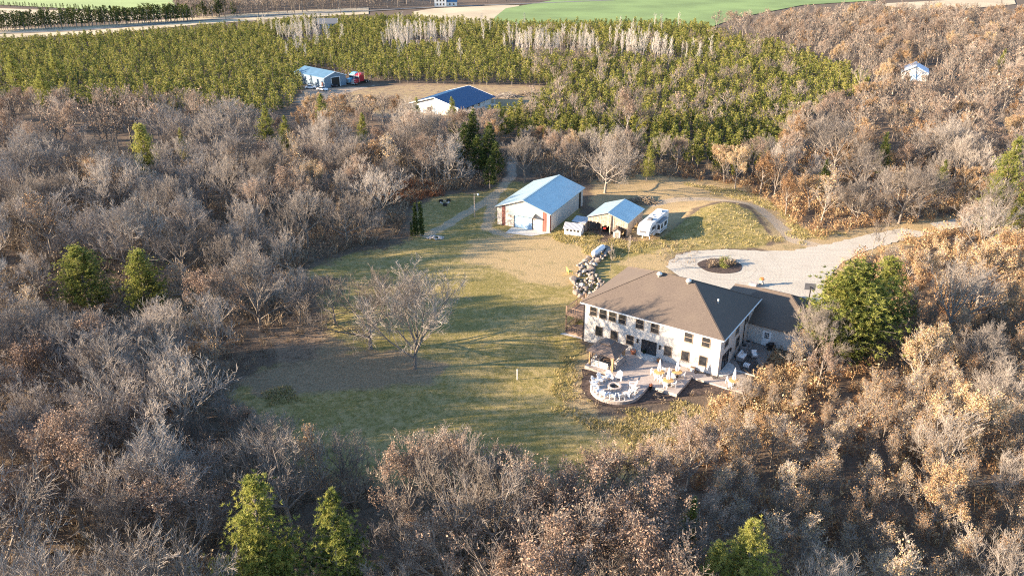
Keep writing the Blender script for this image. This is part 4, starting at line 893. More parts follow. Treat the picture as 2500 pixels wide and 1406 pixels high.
def car(label, loc, rz, col):
    t = thing('parked_car', label, 'car', loc, rz, None); mp_ = M('car_paint', col, .3, .05, 1, 0, .5); mb = MB()
    st_ = [(-2.1,.55,.78),(-2.0,.85,.84),(-.9,.95,.86),(1.0,.95,.86),(2.0,.85,.82),(2.15,.5,.75)]
    lo_ = [[mb.vert((s*w_,y,.3)) for s in (-1,1)] for y, z, w_ in st_]; up = [[mb.vert((s*w_,y,z)) for s in (-1,1)] for y, z, w_ in st_]
    for i in range(5): mb.face((up[i][0],up[i][1],up[i+1][1],up[i+1][0])); mb.face((lo_[i][0],up[i][0],up[i+1][0],lo_[i+1][0])); mb.face((up[i][1],lo_[i][1],lo_[i+1][1],up[i+1][1]))
    mb.face((lo_[0][0],lo_[0][1],up[0][1],up[0][0])); mb.face((up[5][0],up[5][1],lo_[5][1],lo_[5][0])); mb.build('body', mp_, t)
    mb = MB(); mb.hexa([(-.8,-.95,.94),(.8,-.95,.94),(.8,1.3,.94),(-.8,1.3,.94),(-.62,-.3,1.45),(.62,-.3,1.45),(.62,.85,1.45),(-.62,.85,1.45)]); mb.build('window_band', m_gls, t); mb = MB(); mb.box(-.62,.62,-.3,.85,1.452,1.48); mb.build('roof', mp_, t)
    for x in (-.78,.78):
        for y in (-1.3,1.35): mb = MB(); mb.tube([(x-.1,y,.32),(x+.1,y,.32)], [.32,.32], 12); mb.build('wheel', m_dark, t)
    return t
car('small white car parked by the corner of the steel shed', G(787,221.5), R(60), (.78,.78,.78)); car('dark car in front of the steel shed doorway', G(811,213), R(75), (.03,.03,.04)); car('white car half hidden by pines left of the steel shed', G(759,217), R(100), (.75,.76,.78))
# pale roofed building on the far side of the woods
A, B = G(2203,176,3.2), G(2267,180,3.2); Cc = G(2288,166,3.2); gx = Vector((B.x-A.x, B.y-A.y))
wb = thing('pale_roof_building', 'small building with a bright pale metal roof among the brown woods', 'building', (A.x, A.y, 0), math.atan2(gx.y, gx.x), None)
gable(wb, gx.length, 13, 3.2, 5.6, .4, .4, m_trim, M('pale_metal_roof', (.62,.68,.76), .4, .05, .6, .3, .5))
mb = MB(); mb.box(gx.length*.35,gx.length*.65,-.05,-.002,0,2.6); mb.build('door', m_dblue, wb)
# white farmhouse by the road
A, B = G(1061,17.5), G(1085,18); fh = thing('farmhouse', 'white two storey farmhouse beside the distant road', 'farmhouse', (A.x, A.y, 0), R(4), None)
gable(fh, 9, 9, 6, 9, .4, .4, m_trim, m_greyroof)
g2_ = MB(); g2_.box(9.002,17,1.5,7.5,-.3,3.2); g2_.build('side_wing', m_trim, fh); g2_ = MB(); g2_.hexa([(9,1.1,3.2),(17.4,1.1,3.2),(17.4,7.9,3.2),(9,7.9,3.2),(9,4,4.8),(17.4,4,4.8),(17.4,5,4.8),(9,5,4.8)]); g2_.build('wing_roof', m_greyroof, fh)
for x in (1.6, 4, 6.4):
    for z in (1.0, 3.8): mb = MB(); mb.box(x,x+1,-.04,-.002,z,z+1.5); mb.build('window', m_gls, fh)
for x in (11, 14): mb = MB(); mb.box(x,x+1.2,1.46,1.498,1,2.3); mb.build('window', m_gls, fh)
# grey roof showing above the plantation
A = G(776,70,0); gr2 = thing('grey_roof_building', 'low grey roofed building half hidden at the back of the pines', 'building', (A.x, A.y, 0), R(12), None)
gable_y(gr2, 12, 5, 3.2, 5.6, .5, m_bluegrey, M('grey_roofing', (.16,.16,.165), .8, .06, 1))
mb = MB(); mb.box(4,7,-5.05,-5.002,0,2.8); mb.build('door', m_white, gr2)
up0 = None
for (px_, py_), l in (((153,72), 'on the verge nearest the stubble field'), ((363,60), 'near the end of the dark evergreen row'), ((552,50), 'where the road meets the far woods'), ((720,39), 'in front of the far woods'), ((832,34), 'closest to the grey roof')):
    p = G(px_, py_)
    if up0 is None:
        up0 = thing('roadside_pole', 'wooden power pole by the far road, '+l, 'pole', p, 0, 'power poles along the far road'); mb = MB(); mb.tube([(0,0,0),(0,0,9)], [.22,.16], 7); mb.build('shaft', TRK, up0); mb = MB(); mb.box(-1.2,1.2,-.1,.1,8.2,8.45); mb.build('crossarm', TRK, up0)
    else: dup(up0, p, 0, 'wooden power pole by the far road, '+l)
# ------------------------------------------------------------------ tree builders
def rdir(q):
    while True:
        v = Vector((q.uniform(-1,1), q.uniform(-1,1), q.uniform(-1,1)))
        if .1 < v.length < 1: return v.normalized()
def tilt(d, ang, az):
    q_ = Vector((0,0,1)) if abs(d.z) < .9 else Vector((1,0,0))
    x = d.cross(q_).normalized(); y = x.cross(d)
    return (d*math.cos(ang)+(x*math.cos(az)+y*math.sin(az))*math.sin(ang)).normalized()
def broadleaf(seed, h=12, th=.25, lead=.55, nl=7, a0=30, a1=65, reach=.5, n2=7, n3=6, n4=4, rt=.018, droop=0, upk=1.0, leaf=0, lsz=.22, rad=None, sides=(8,6,4,3,3), wob=.16, leafy_top=.0):
    q = random.Random(seed); tr = MB(); cr = MB(); tips = []
    rad = rad or h*.019+.05
    p = Vector((0,0,-.4)); d = Vector((q.uniform(-.06,.06), q.uniform(-.06,.06), 1)).normalized()
    n = 7; pts = [p.copy()]; top = lead*h
    for k in range(n): d = (d+rdir(q)*.07+Vector((0,0,.05))).normalized(); p = p+d*((top+.4)/n); pts.append(p.copy())
    rr = [rad*(1.35 if k == 0 else 1)*(1-.72*k/n) for k in range(n+1)]
    tr.ti = .45; tr.tube(pts, rr, sides[0], False)
    def along(P, t): 
        f = t*(len(P)-1); i = min(int(f), len(P)-2); return P[i].lerp(P[i+1], f-i)
    def grow(p, d, L, r, lev):
        nseg = (0,6,4,3,2)[lev]; P = [p.copy()]; up = (0,.10,.13,.15,.16)[lev]*upk-droop*(.12 if lev > 1 else .03)
        for k in range(nseg): d = (d+rdir(q)*wob*(1,1,1.2,1.3,1.3)[lev]+Vector((0,0,up))).normalized(); p = p+d*(L/nseg); P.append(p.copy())
        m = tr if lev == 1 else cr
        m.ti = q.uniform(.2,.8) if lev > 1 else .5
        rend = max(rt*.7, r*.3); m.tube(P, [r+(rend-r)*k/nseg for k in range(nseg+1)], sides[lev], False)
        if lev >= 3: tips.extend(P[1:])
        nn = (0,n2,n3,n4,0)[lev]
        for k in range(nn):
            t = .25+.75*(k+q.random())/nn if lev > 1 else .3+.7*(k+q.random())/nn
            bp = along(P, t); i = min(int(t*nseg), nseg-1); dd = (P[i+1]-P[i]).normalized()
            nd = tilt(dd, R(q.uniform(25,62)), q.uniform(0,6.283)); nd = (nd+Vector((0,0,.12))).normalized()
            grow(bp, nd, L*q.uniform(.42,.62)*(1.15-.45*t), max(rt, (r+(rend-r)*t)*.55), lev+1)
    for k in range(nl):
        t = th/lead+(1-th/lead)*((k+.4*q.random())/max(1,nl-1)); t = min(t, 1)
        ang = R(a1+(a0-a1)*((k+.5)/nl)+q.uniform(-8,8)); az = k*2.4+q.uniform(-.5,.5)
        dd = tilt(Vector((0,0,1)), ang, az); bp = along(pts, t)
        grow(bp, dd, h*reach*q.uniform(.8,1.1)*(1.05-.25*(k/nl)), rad*.55*(1-.35*t), 1)
    cr.mi = 1
    if leaf:
        seeds_ = [q.choice(tips) for _ in range(16)]; bear = [t_ for t_ in tips if min((t_-s_).length for s_ in seeds_) < h*.13] or tips; spare = tips
    for k in range(leaf):
        b = q.choice(bear if q.random() < .8 else spare)+rdir(q)*.3; s = lsz*q.uniform(.55,1.25); u = rdir(q); v = u.cross(rdir(q)).normalized()
        cr.ti = min(1, max(0, q.gauss(.5,.24))); cr.poly([b-u*s, b+v*s*.55, b+u*s, b-v*s*.55])
    mz = max(max(v[2] for v in cr.v), .1); f = h/mz
    for m in (tr, cr): m.v = [(a*f, b*f, c*f) for a, b, c in m.v]
    return tr, cr
def conifer(seed, h=14, rad=2.6, z0=.12, step=.6, per=5, tufts=9, nt=9, tl=.42, tw=.045, up=.15, prof=.75, gap=.25, low=1):
    q = random.Random(seed); tr = MB(); cr = MB(); tr.ti = .35
    lean = Vector((q.uniform(-.02,.02), q.uniform(-.02,.02), 0))
    tr.tube([Vector((0,0,-.3)), lean*h*.5+Vector((0,0,h*.5)), lean*h+Vector((0,0,h*.97))], [h*.016+.06, h*.01+.03, .02], 7, False)
    z = z0*h
    while z < h*.985:
        u = (z/h-z0)/(1-z0); Rz = rad*(1-u)**prof*q.uniform(.7,1.12)*(min(1, .55+u*3) if low else 1)
        for k in range(per):
            if q.random() < gap*(1-u): continue
            az = q.uniform(0,6.283); L = max(.25, Rz*q.uniform(.7,1.1)); d = Vector((math.cos(az), math.sin(az), up+.5*u)).normalized(); p = lean*z+Vector((0,0,z+q.uniform(-.2,.2)))
            tr.tube([p, p+d*L*.9], [.045, .015], 3, False)
            nT = max(2, int(tufts*(L/rad)+1.5)); base = q.gauss(.5,.16)
            for j in range(nT):
                t = .35+.65*(j+.5)/nT; c_ = p+d*(L*t)+Vector((q.gauss(0,1),q.gauss(0,1),q.gauss(0,.5)))*(.16+.11*L*t)
                c_.z += .10*L*t*t; cr.ti = min(1, max(0, base+q.gauss(.0,.16)+.12*(t-.6)))
                for i in range(nt):
                    dd = (rdir(q)+d*.55+Vector((0,0,.5))).normalized(); s = dd.cross(rdir(q)).normalized()*tw; l_ = tl*q.uniform(.7,1.2)
                    cr.poly([c_-s, c_+s, c_+dd*l_])
        z += step*q.uniform(.8,1.2)
    cr.ti = .7
    return tr, cr
def mk(fn, seeds, name, crown_mats, trunk_mat=None, **kw):
    out = []
    for s in seeds:
        t, c_ = fn(s, **kw)
        to = t.build('trunk', trunk_mat or TRK, None, True, True); co_b = c_.build('crown', crown_mats, None, False, True)
        out.append((to.data, co_b.data, kw.get('h', 12)))
        bpy.data.objects.remove(to); bpy.data.objects.remove(co_b)
    return out
P = {}
P['bare'] = mk(broadleaf, (1,2,3,4,5,6), 'bare', [TW], h=12, th=.24, lead=.46, nl=8, a0=14, a1=66, reach=.50, n2=8, n3=6, n4=5, rt=.014, wob=.10)
P['spread'] = mk(broadleaf, (11,12,13), 'spread', [TW], h=12, th=.17, lead=.42, nl=9, a0=18, a1=82, reach=.60, n2=9, n3=8, n4=5, rt=.016, wob=.20, upk=.7)
P['vase'] = mk(broadleaf, (15,16), 'vase', [TW], h=12, th=.13, lead=.42, nl=12, a0=8, a1=60, reach=.62, n2=9, n3=7, n4=7, rt=.015, wob=.11, upk=.65)
P['pale'] = mk(broadleaf, (21,22,23,24), 'pale', [TW, LF_PINK], h=12, th=.22, lead=.5, nl=8, a0=18, a1=70, reach=.50, n2=8, n3=6, n4=4, rt=.014, leaf=5000, lsz=.105, wob=.12)
P['rust'] = mk(broadleaf, (31,32,33,34), 'rust', [TW, LF_RUST], h=11, th=.2, lead=.55, nl=8, a0=20, a1=70, reach=.44, n2=7, n3=5, n4=4, rt=.015, leaf=8000, lsz=.10, wob=.12)
P['slim'] = mk(broadleaf, (41,42,43,44), 'slim', [TW, LF_RUST], h=8, th=.2, lead=.7, nl=11, a0=12, a1=42, reach=.32, n2=7, n3=5, n4=3, rt=.011, leaf=800, lsz=.09, rad=.10, wob=.12)
P['sapling'] = mk(broadleaf, (51,52), 'sapling', [TW], h=6, th=.35, lead=.75, nl=8, a0=14, a1=45, reach=.28, n2=6, n3=4, n4=3, rt=.013, rad=.07)
P['pine'] = mk(conifer, (61,62,63), 'pine', [NDL], h=14, rad=4.6, step=.48, per=7, tufts=30, nt=14, tl=.30, tw=.032, prof=.85, gap=.12, up=.3)
P['plant'] = mk(conifer, (71,72,73,74), 'plant', [NDL2], h=8, rad=1.95, z0=.25, step=.5, per=5, tufts=6, nt=7, tl=.42, tw=.075, up=.4, prof=.5, gap=.1)
P['round'] = mk(conifer, (67,68), 'round', [NDL], h=12, rad=4.6, z0=.08, step=.42, per=8, tufts=26, nt=12, tl=.32, tw=.036, prof=.5, gap=.1, up=.35)
P['spruce'] = mk(conifer, (65,66), 'spruce', [CED], h=14, rad=4.0, step=.55, per=7, tufts=14, nt=8, tl=.5, tw=.07, prof=.8, gap=.1, up=.1)
P['cedar'] = mk(conifer, (81,82), 'cedar', [CED], h=6, rad=.75, z0=.02, step=.22, per=6, tufts=4, nt=9, tl=.28, tw=.05, up=1.2, prof=.5, gap=0, low=0)
P['birch'] = mk(broadleaf, (91,92,93), 'birch', [BIR], BIR, h=11, th=.3, lead=.85, nl=10, a0=14, a1=34, reach=.24, n2=5, n3=4, n4=0, rt=.03, rad=.14, sides=(6,4,3,3,3))
CNT = {}
ZR = {}
def put(kind, key, name, cat, x, y, h, label, group, wide=1.0, rz=None, zoff=0, pi=None):
    pr = P[key][pi if pi is not None else rnd.randrange(len(P[key]))]; s = h/pr[2]
    o = bpy.data.objects.new(name, None); C.objects.link(o); o.location = (x, y, T(x, y)+zoff); o.rotation_euler = (rnd.uniform(-.06,.06) if rz is None else 0, rnd.uniform(-.06,.06) if rz is None else 0, rz if rz is not None else rnd.uniform(0,6.283)); o.scale = (s*wide, s*wide, s)
    tag(o, label, cat, group); o.empty_display_size = .3
    for nm_, me in (('trunk', pr[0]), ('crown', pr[1])):
        c_ = bpy.data.objects.new(nm_, me); C.objects.link(c_); c_.parent = o
    return o
def top_h(base, tx, ty):
    p = G(*base); return min(range(20, 500), key=lambda k: abs(pix(p.x, p.y, k/20)[1]-ty))/20
OCC = []
def man(key, base, topy, label, wide=1.0, name='bare_tree', cat='tree', pi=None, rz=None):
    p = G(*base); h = top_h(base, base[0], topy); OCC.append((p.x, p.y, 4.2)); put(None, key, name, cat, p.x, p.y, h, label, None, wide, rz, pi=pi); return h
man('vase', (1013,902), 628, 'big bare oak standing nearest in the lawn, throwing a long shadow', .9, pi=1, rz=2.4)
man('spread', (905,855), 672, 'gnarled wide bare oak just behind the big lawn oak', 1.25, pi=1, rz=2)
man('vase', (637,805), 585, 'big round bare oak at the left edge of the lawn', 1.05, pi=1, rz=1)
man('spread', (848,592), 468, 'pale gnarled bare oak left of the columnar cedars', 1.25, pi=1, rz=4)
man('spread', (1477,472), 308, 'tall bare oak right behind the pole barn', 1.0, pi=2, rz=3)
man('bare', (1280,446), 320, 'bare tree with few leaves beside the dirt track behind the barn', 1.15, 'spruce')  # bare broadleaf tree, not a conifer
man('spread', (1087,458), 322, 'spreading bare oak behind the campfire ring', 1.0, pi=0, rz=5)
man('bare', (1052,446), 330, 'straight bare tree next to the spreading oak behind the campfire ring', 1.0)
man('vase', (1983,892), 722, 'pale limbed bare tree beside the garage wall', .85, pi=0)
man('sapling', (2147,607), 512, 'young bare tree at the far driveway verge', 1.3, 'young_tree')
man('sapling', (2126,634), 535, 'young bare tree at the near driveway verge', 1.1, 'young_tree')
man('sapling', (1489,668), 592, 'slender sapling behind the boulder slope near the roof', .6, 'young_tree')
man('sapling', (1534,640), 572, 'slender sapling between the log shed and the turning circle', .5, 'young_tree')
man('sapling', (1790,478), 300, 'orange brown leaved tree at the edge of the dry clearing', 1, 'young_tree') if False else man('rust', (1795,462), 352, 'lone orange leaved oak at the edge of the dry yard', .85, 'oak_tree')
man('spread', (818,792), 668, 'low gnarled bare oak behind the second lawn oak', 1.1, pi=2, rz=.8)
man('slim', (1930,912), 815, 'slender tree with tan leaves at the side patio edge', 1.2, 'young_tree'); man('pale', (1995,945), 835, 'low pinkish leaved tree below the garage wall', 1.1, 'faded_leaf_tree'); man('slim', (1962,880), 790, 'slender tree against the garage wall beside the pale limbed tree', 1.3, 'young_tree')
for bx_, by_, ty_, l_ in ((885,262,228,'first and leftmost'), (925,268,236,'second'), (960,262,232,'third'), (1000,274,246,'fourth and rightmost')): man('bare', (bx_,by_), ty_, l_+' low bare tree in the row across the front of the dry clearing', 1.1)
# broken trunk at the lawn's left end
p = G(500, 770); mb = MB(); mb.ti = .6; mb.tube([(0,0,-.2),(.1,0,1.6),(.25,.1,3.2),(.2,.1,4.1)], [.42,.34,.3,.16], 9); o = thing('dead_tree', 'x', 'x', p); mb.build('trunk', TRK, o, True, True)
tag(o, 'broken dead tree trunk standing at the brushy left end of the lawn', 'dead tree'); OCC.append((p.x, p.y, 4))
mb = MB(); mb.ti = .3; mb.tube([(0,0,3.0),(-2,.6,3.6),(-4.5,.8,3.3),(-6,.4,2.7)], [.2,.16,.12,.05], 6); mb.tube([(-2,.6,3.6),(-3,1.5,4.2)], [.08,.03], 5); l_ = mb.build('limb', TRK, o, True, True)
# pines that stand out one by one: (tip px, base height estimate, width px, label)
def pine_at(tip, h, label, wide=1.0, key='pine', name='pine_tree', pi=None):
    p = G(tip[0], tip[1], h); OCC.append((p.x, p.y, 3.6*wide)); OCC.append((p.x, p.y-6, 3.8*wide)); OCC.append((p.x*.93, p.y*.90, 3.2*wide)) if tip[1] > 590 else None; put(None, key, name, 'pine tree' if key != 'cedar' else 'cedar tree', p.x, p.y, h, label, None, wide, pi=pi)
pine_at((588,1150), 17, 'tallest yellow green pine in the near woods below the lawn', 1.0, pi=0)
pine_at((640,1265), 13, 'paler pine just in front of the tallest near pine', .95, pi=1)
pine_at((800,1192), 15, 'near pine standing by itself right of the tallest one', .95, pi=2)
pine_at((1686,1200), 9, 'small pine among pinkish leaves in the near woods', .55, pi=0)
pine_at((1835,1262), 13, 'bushy pine in the near woods below the house', 1.15, pi=1)
pine_at((1765,1330), 11, 'dark low pine left of the bushy near pine', 1.0, pi=2)
pine_at((185,602), 11, 'round yellow green pine in the left woods', 1.35, 'round', pi=1)
pine_at((335,612), 11, 'bright green pine beside the round pine in the left woods', 1.1, 'round', pi=0)
pine_at((345,308), 14, 'bright pine alone in the middle of the left woods', .9, 'round', pi=0)
pine_at((442,308), 10, 'small dark pine right of the bright lone pine', .7, pi=0)
pine_at((2110,642), 15, 'big yellow green pine right of the garage', 1.55, 'round', pi=1)
pine_at((2085,672), 13, 'lower pine leaning against the big one beside the garage', 1.2, 'round', pi=0)
pine_at((2195,640), 13, 'slimmer pine behind the big pine right of the garage', 1.0, 'round', pi=0)
pine_at((2478,335), 17, 'tall pine at the right edge of the brown woods', .95, pi=2)
pine_at((2440,420), 13, 'lower pine in front of the tall right edge pine', .9, pi=0)
pine_at((2492,470), 12, 'pine nearest the driveway at the right edge', .9, pi=1)
pine_at((2020,388), 9, 'small yellow green pine in the brown woods above the driveway', .8, pi=1)
pine_at((2172,322), 12, 'narrow pine among rust oaks above the driveway', .75, pi=0)
pine_at((2310,395), 9, 'dark small pine right of the rust oaks', .8, pi=2)
pine_at((2450,120), 13, 'green pine in the far woods on the right', .7, pi=2)
pine_at((1585,345), 10, 'dark pine in the tree belt behind the log shed', .8, pi=2)
for k, (tx, ty, h) in enumerate(((1190,302,12),(1150,268,12),(1212,345,9),(1168,330,10),(1195,380,8),(1130,300,11))):
    pine_at((tx,ty), h, 'dark pine of the clump '+('at its back','nearest the blue roof','on its right side by the dirt track','in its middle','at its front','on its left side')[k]+' behind the barn', 1.15, 'spruce')
pine_at((1106,236), 12, 'pine directly in front of the blue roofed house', .8); pine_at((1012,238), 9, 'round pine left of the blue roofed house', .9); pine_at((1218,248), 9, 'low pine right of the blue roofed house', .9)
pine_at((785,232), 13, 'broad pine beside the orange leaved tree', 1.1); pine_at((640,262), 13, 'dark broad pine in front of the plantation', 1.0); pine_at((690,285), 11, 'dark pine right of the broad one before the plantation', .9)
pine_at((880,278), 10, 'pine above the left woods before the dry clearing', .9); pine_at((90,165), 15, 'big feathery pine at the left edge of the plantation', 1.1); pine_at((130,118), 15, 'tall feathery pine rising over the plantation edge', 1.0); pine_at((225,182), 12, 'feathery pine at the plantation foot', 1.0); pine_at((20,130), 14, 'leftmost tall pine at the plantation edge', 1.1)
man('pale', (1525,352), 205, 'tallest pinkish oak rising from the tree belt into the pine plantation', 1.0, 'faded_leaf_tree')
man('rust', (742,325), 255, 'bright orange leaved tree beside the broad pine', .8, 'oak_tree'); man('rust', (815,300), 238, 'red brown leaved tree right of the broad pine', .7, 'oak_tree')
for k, (bx, by, ty) in enumerate(((1005,578,545),(1018,578,503),(1031,576,498),(1011,572,530))):
    p = G(bx, by); h = top_h((bx,by), bx, ty); put(None, 'cedar', 'columnar_cedar', 'cedar tree', p.x, p.y, h, 'columnar dark cedar '+('shortest and leftmost','the tallest','rightmost','low one behind the tallest')[k]+' of the lawn cedars', None, .8)
# ------------------------------------------------------------------ zones
PLANT = W2([(-300,135),(0,112),(300,94),(560,76),(750,56),(1000,54),(1250,68),(1700,68),(1800,100),(1900,120),(2000,160),(2120,205),(2105,238),(2010,272),(1930,322),(1890,395),(1810,448),(1760,436),(1650,405),(1400,362),(1330,362),(1220,352),(1190,305),(1330,252),(1338,212),(1000,205),(900,200),(770,168),(738,190),(738,225),(700,278),(600,300),(420,282),(250,272),(0,262),(-300,262)])
DECID = W2([(-700,262),(-300,262),(0,262),(250,272),(420,282),(600,300),(700,278),(728,245),(800,268),(880,275),(980,292),(1040,296),(1190,300),(1220,365),(1330,362),(1400,362),(1650,405),(1760,436),(1810,448),(1890,395),(1930,322),(2010,272),(2105,238),(2120,205),(2000,160),(1900,120),(1800,100),(1740,84),(1900,66),(2130,50),(2500,54),(2900,60),(3600,2400),(-900,2400)])
YARDS = [W2([(2195,176),(2298,176),(2305,198),(2205,203)])]
def inside(poly, x, y): return sdist(poly, np.array([x]), np.array([y]))[0] > 0
def hexpts(x0, x1, y0, y1, s, seed, jit=.42, rot=0.0):
    q = np.random.default_rng(seed); cx, cy = (x0+x1)/2, (y0+y1)/2; r_ = math.hypot(x1-x0, y1-y0)/2; n = int(2*r_/s)+2
    i, j = np.meshgrid(np.arange(n), np.arange(int(n/.866))); u = (i+.5*(j%2)-n/2)*s; v = (j*.866-n/2)*s
    u = u+q.uniform(-jit, jit, u.shape)*s; v = v+q.uniform(-jit, jit, u.shape)*s
    x = cx+u*math.cos(rot)-v*math.sin(rot); y = cy+u*math.sin(rot)+v*math.cos(rot)
    k = (x > x0)&(x < x1)&(y > y0)&(y < y1); return x[k], y[k]
def frame_mask(x, y, hz, ml, mr):
    d = y*cp+HCAM*sp; px_ = 1250+FPX*x/d; dt = y*cp-(hz-HCAM)*sp; pyt = 703-FPX*(y*sp+(hz-HCAM)*cp)/dt
    return (px_ > -ml)&(px_ < 2500+mr)&(pyt < 1420)
occ = np.array(OCC)
def free(x, y):
    ok = np.ones(x.shape, bool)
    for a, b_, r_ in occ: ok &= np.hypot(x-a, y-b_) > r_
    return ok
def zone(px_, py_):
    if px_ < 760:
        if py_ < 420: return 'in the woods along the pine plantation'
        if py_ < 760: return 'in the dense woods left of the lawn'
        if py_ < 1010: return 'in the brushy woods at the lawn end'
        return 'in the near woods at lower left'
    if py_ < 500 and px_ < 1240: return 'in the tree belt behind the red brush'
    if py_ < 500 and px_ < 1700: return 'in the tree belt behind the pole barn'
    if py_ > 1100 and px_ < 1300: return 'in the near woods below the lawn'
    if py_ > 1100 and px_ < 1780: return 'in the near woods below the fire pit'
    if py_ >= 860: return 'in the thicket below the side patio'
    if py_ >= 570: return 'in the woods right of the driveway'
    if py_ >= 300: return 'in the brown woods above the driveway'
    return 'in the far brown woods'
x, y = hexpts(-190, 330, 42, 660, 8.6, 5)
m = (sdist(DECID, x, y) > 0)&(sdist(CLEAR, x, y) < 0)&free(x, y)&frame_mask(x, y, 12, 330, 60)
for q_ in YARDS: m &= sdist(q_, x, y) < 0
x, y = x[m], y[m]
PL = {k: [] for k in ('bare', 'pale', 'rust', 'slim')}
for a, b_ in zip(x, y):
    px_, py_ = pix(a, b_); z_ = zone(px_, py_); u = rnd.random()
    if 'along the pine' in z_ or 'left of the lawn' in z_: k = 'bare' if u < .88 else 'pale' if u < .98 else 'rust'
    elif 'lawn end' in z_ or 'lower left' in z_: k = 'bare' if u < .80 else 'pale'
    elif 'red brush' in z_ or 'pole barn' in z_: k = 'bare' if u < .62 else 'pale' if u < .9 else 'rust'
    elif 'below the lawn' in z_: k = 'bare' if u < .65 else 'pale'
    elif 'fire pit' in z_: k = 'pale' if u < .7 else 'bare' if u < .9 else 'rust'
    elif 'thicket' in z_: k = 'slim' if u < .5 else 'bare' if u < .8 else 'pale' if u < .9 else 'rust'
    elif 'right of the driveway' in z_: k = 'rust' if u < .32 else 'slim' if u < .64 else 'bare' if u < .9 else 'pale'
    elif 'above the driveway' in z_: k = 'bare' if u < .66 else 'rust' if u < .86 else 'pale'
    else: k = 'bare' if u < .7 else 'rust' if u < .85 else 'pale'
    PL[k].append((a, b_, px_, py_, z_))
# the near woods stand closer together
x, y = hexpts(-75, 60, 44, 96, 7.2, 19)
m = (sdist(DECID, x, y) > 0)&(sdist(CLEAR, x, y) < 0)&free(x, y)&frame_mask(x, y, 12, 60, 10)
for a, b_ in zip(x[m], y[m]):
    px_, py_ = pix(a, b_)
    if py_ > 880 and px_ < 1720: PL['bare' if rnd.random() < (.75 if px_ < 1000 else .3) else 'pale'].append((a, b_, px_, py_, zone(px_, py_)))
# the thicket gets an extra helping of young trees
x, y = hexpts(20, 110, 48, 112, 3.9, 9)
m = (sdist(DECID, x, y) > 0)&(sdist(CLEAR, x, y) < 0)&free(x, y)&frame_mask(x, y, 8, 10, 40)
for a, b_ in zip(x[m], y[m]):
    px_, py_ = pix(a, b_)
    if px_ > 1640 and py_ > 800 and rnd.random() < .9: PL['slim'].append((a, b_, px_, py_, zone(px_, py_)))
NM = {'bare': ('bare_tree', 'tree', 'bare grey tree'), 'pale': ('faded_leaf_tree', 'tree', 'pinkish leaved tree'), 'rust': ('oak_tree', 'oak tree', 'rust leaved oak'), 'slim': ('young_tree', 'young tree', 'slender young tree')}
HT = {'bare': (8.5, 16.5), 'pale': (8.5, 15), 'rust': (8, 13.5), 'slim': (5.5, 9)}
VIS = [np.array(v_, float) for v_ in ([(1060,490),(1200,450),(1240,430),(1500,470),(1560,445),(1750,450),(1890,505),(2000,590),(2060,580),(2200,560),(2300,545),(2210,590),(2110,640),(2030,690),(2010,740),(1960,745),(1905,790),(1890,850),(1850,900),(1720,975),(1640,1050),(1560,1088),(1480,1075),(1400,1065),(1250,1075),(1120,1035),(1000,1070),(870,1060),(770,1030),(640,990),(575,985),(575,900),(575,830),(760,800),(760,700),(770,650),(960,600),(1000,500)],
    [(1195,262),(1240,295),(1330,312),(1420,312),(1480,302),(1560,305),(1650,330),(1720,350),(1800,352),(1850,332),(1900,290),(2000,240),(2080,195),(2050,160),(1330,160),(1190,230)], [(-50,222),(330,200),(500,218),(620,258),(720,290),(742,235),(742,170),(-50,120)],
    [(757,166),(830,172),(900,207),(1335,207),(1335,230),(1195,238),(1182,258),(1120,262),(1045,256),(1040,240),(960,232),(880,225),(760,222)], [(115,650),(185,605),(250,650),(250,740),(112,740)], [(285,650),(340,615),(392,650),(388,700),(290,700)], [(300,350),(345,312),(393,355),(380,400),(310,400)], [(2015,760),(2060,685),(2110,645),(2150,690),(2150,790),(2060,840),(2015,810)], [(500,1300),(588,1155),(680,1300),(715,1420),(470,1420)], [(737,1300),(800,1197),(880,1300),(890,1420),(730,1420)], [(2200,152),(2290,152),(2290,172),(2270,184),(2215,182)])]
def fit(a, b_, h, wd=2.2):
    "lower a tree until it no longer covers the yard, the lawn or the far roofs"
    if any(sdist(v_, *[np.array([c_]) for c_ in pix(a, b_)])[0] > 0 for v_ in VIS[:1]): return 0
    while h > 2.9:
        bad = False
        for dz, dx in ((1, 0), (.88, -.16*h), (.88, .16*h), (.7, -.28*h), (.7, .28*h), (.75, 0), (.5, -.26*h), (.5, .26*h), (.5, 0)):
            q_ = pix(a+dx, b_, h*dz)
            if any(sdist(v_, np.array([q_[0]]), np.array([q_[1]]))[0] > 4 for v_ in VIS): bad = True; break
        if not bad: return h
        h *= .92
    return 0
rest = {}
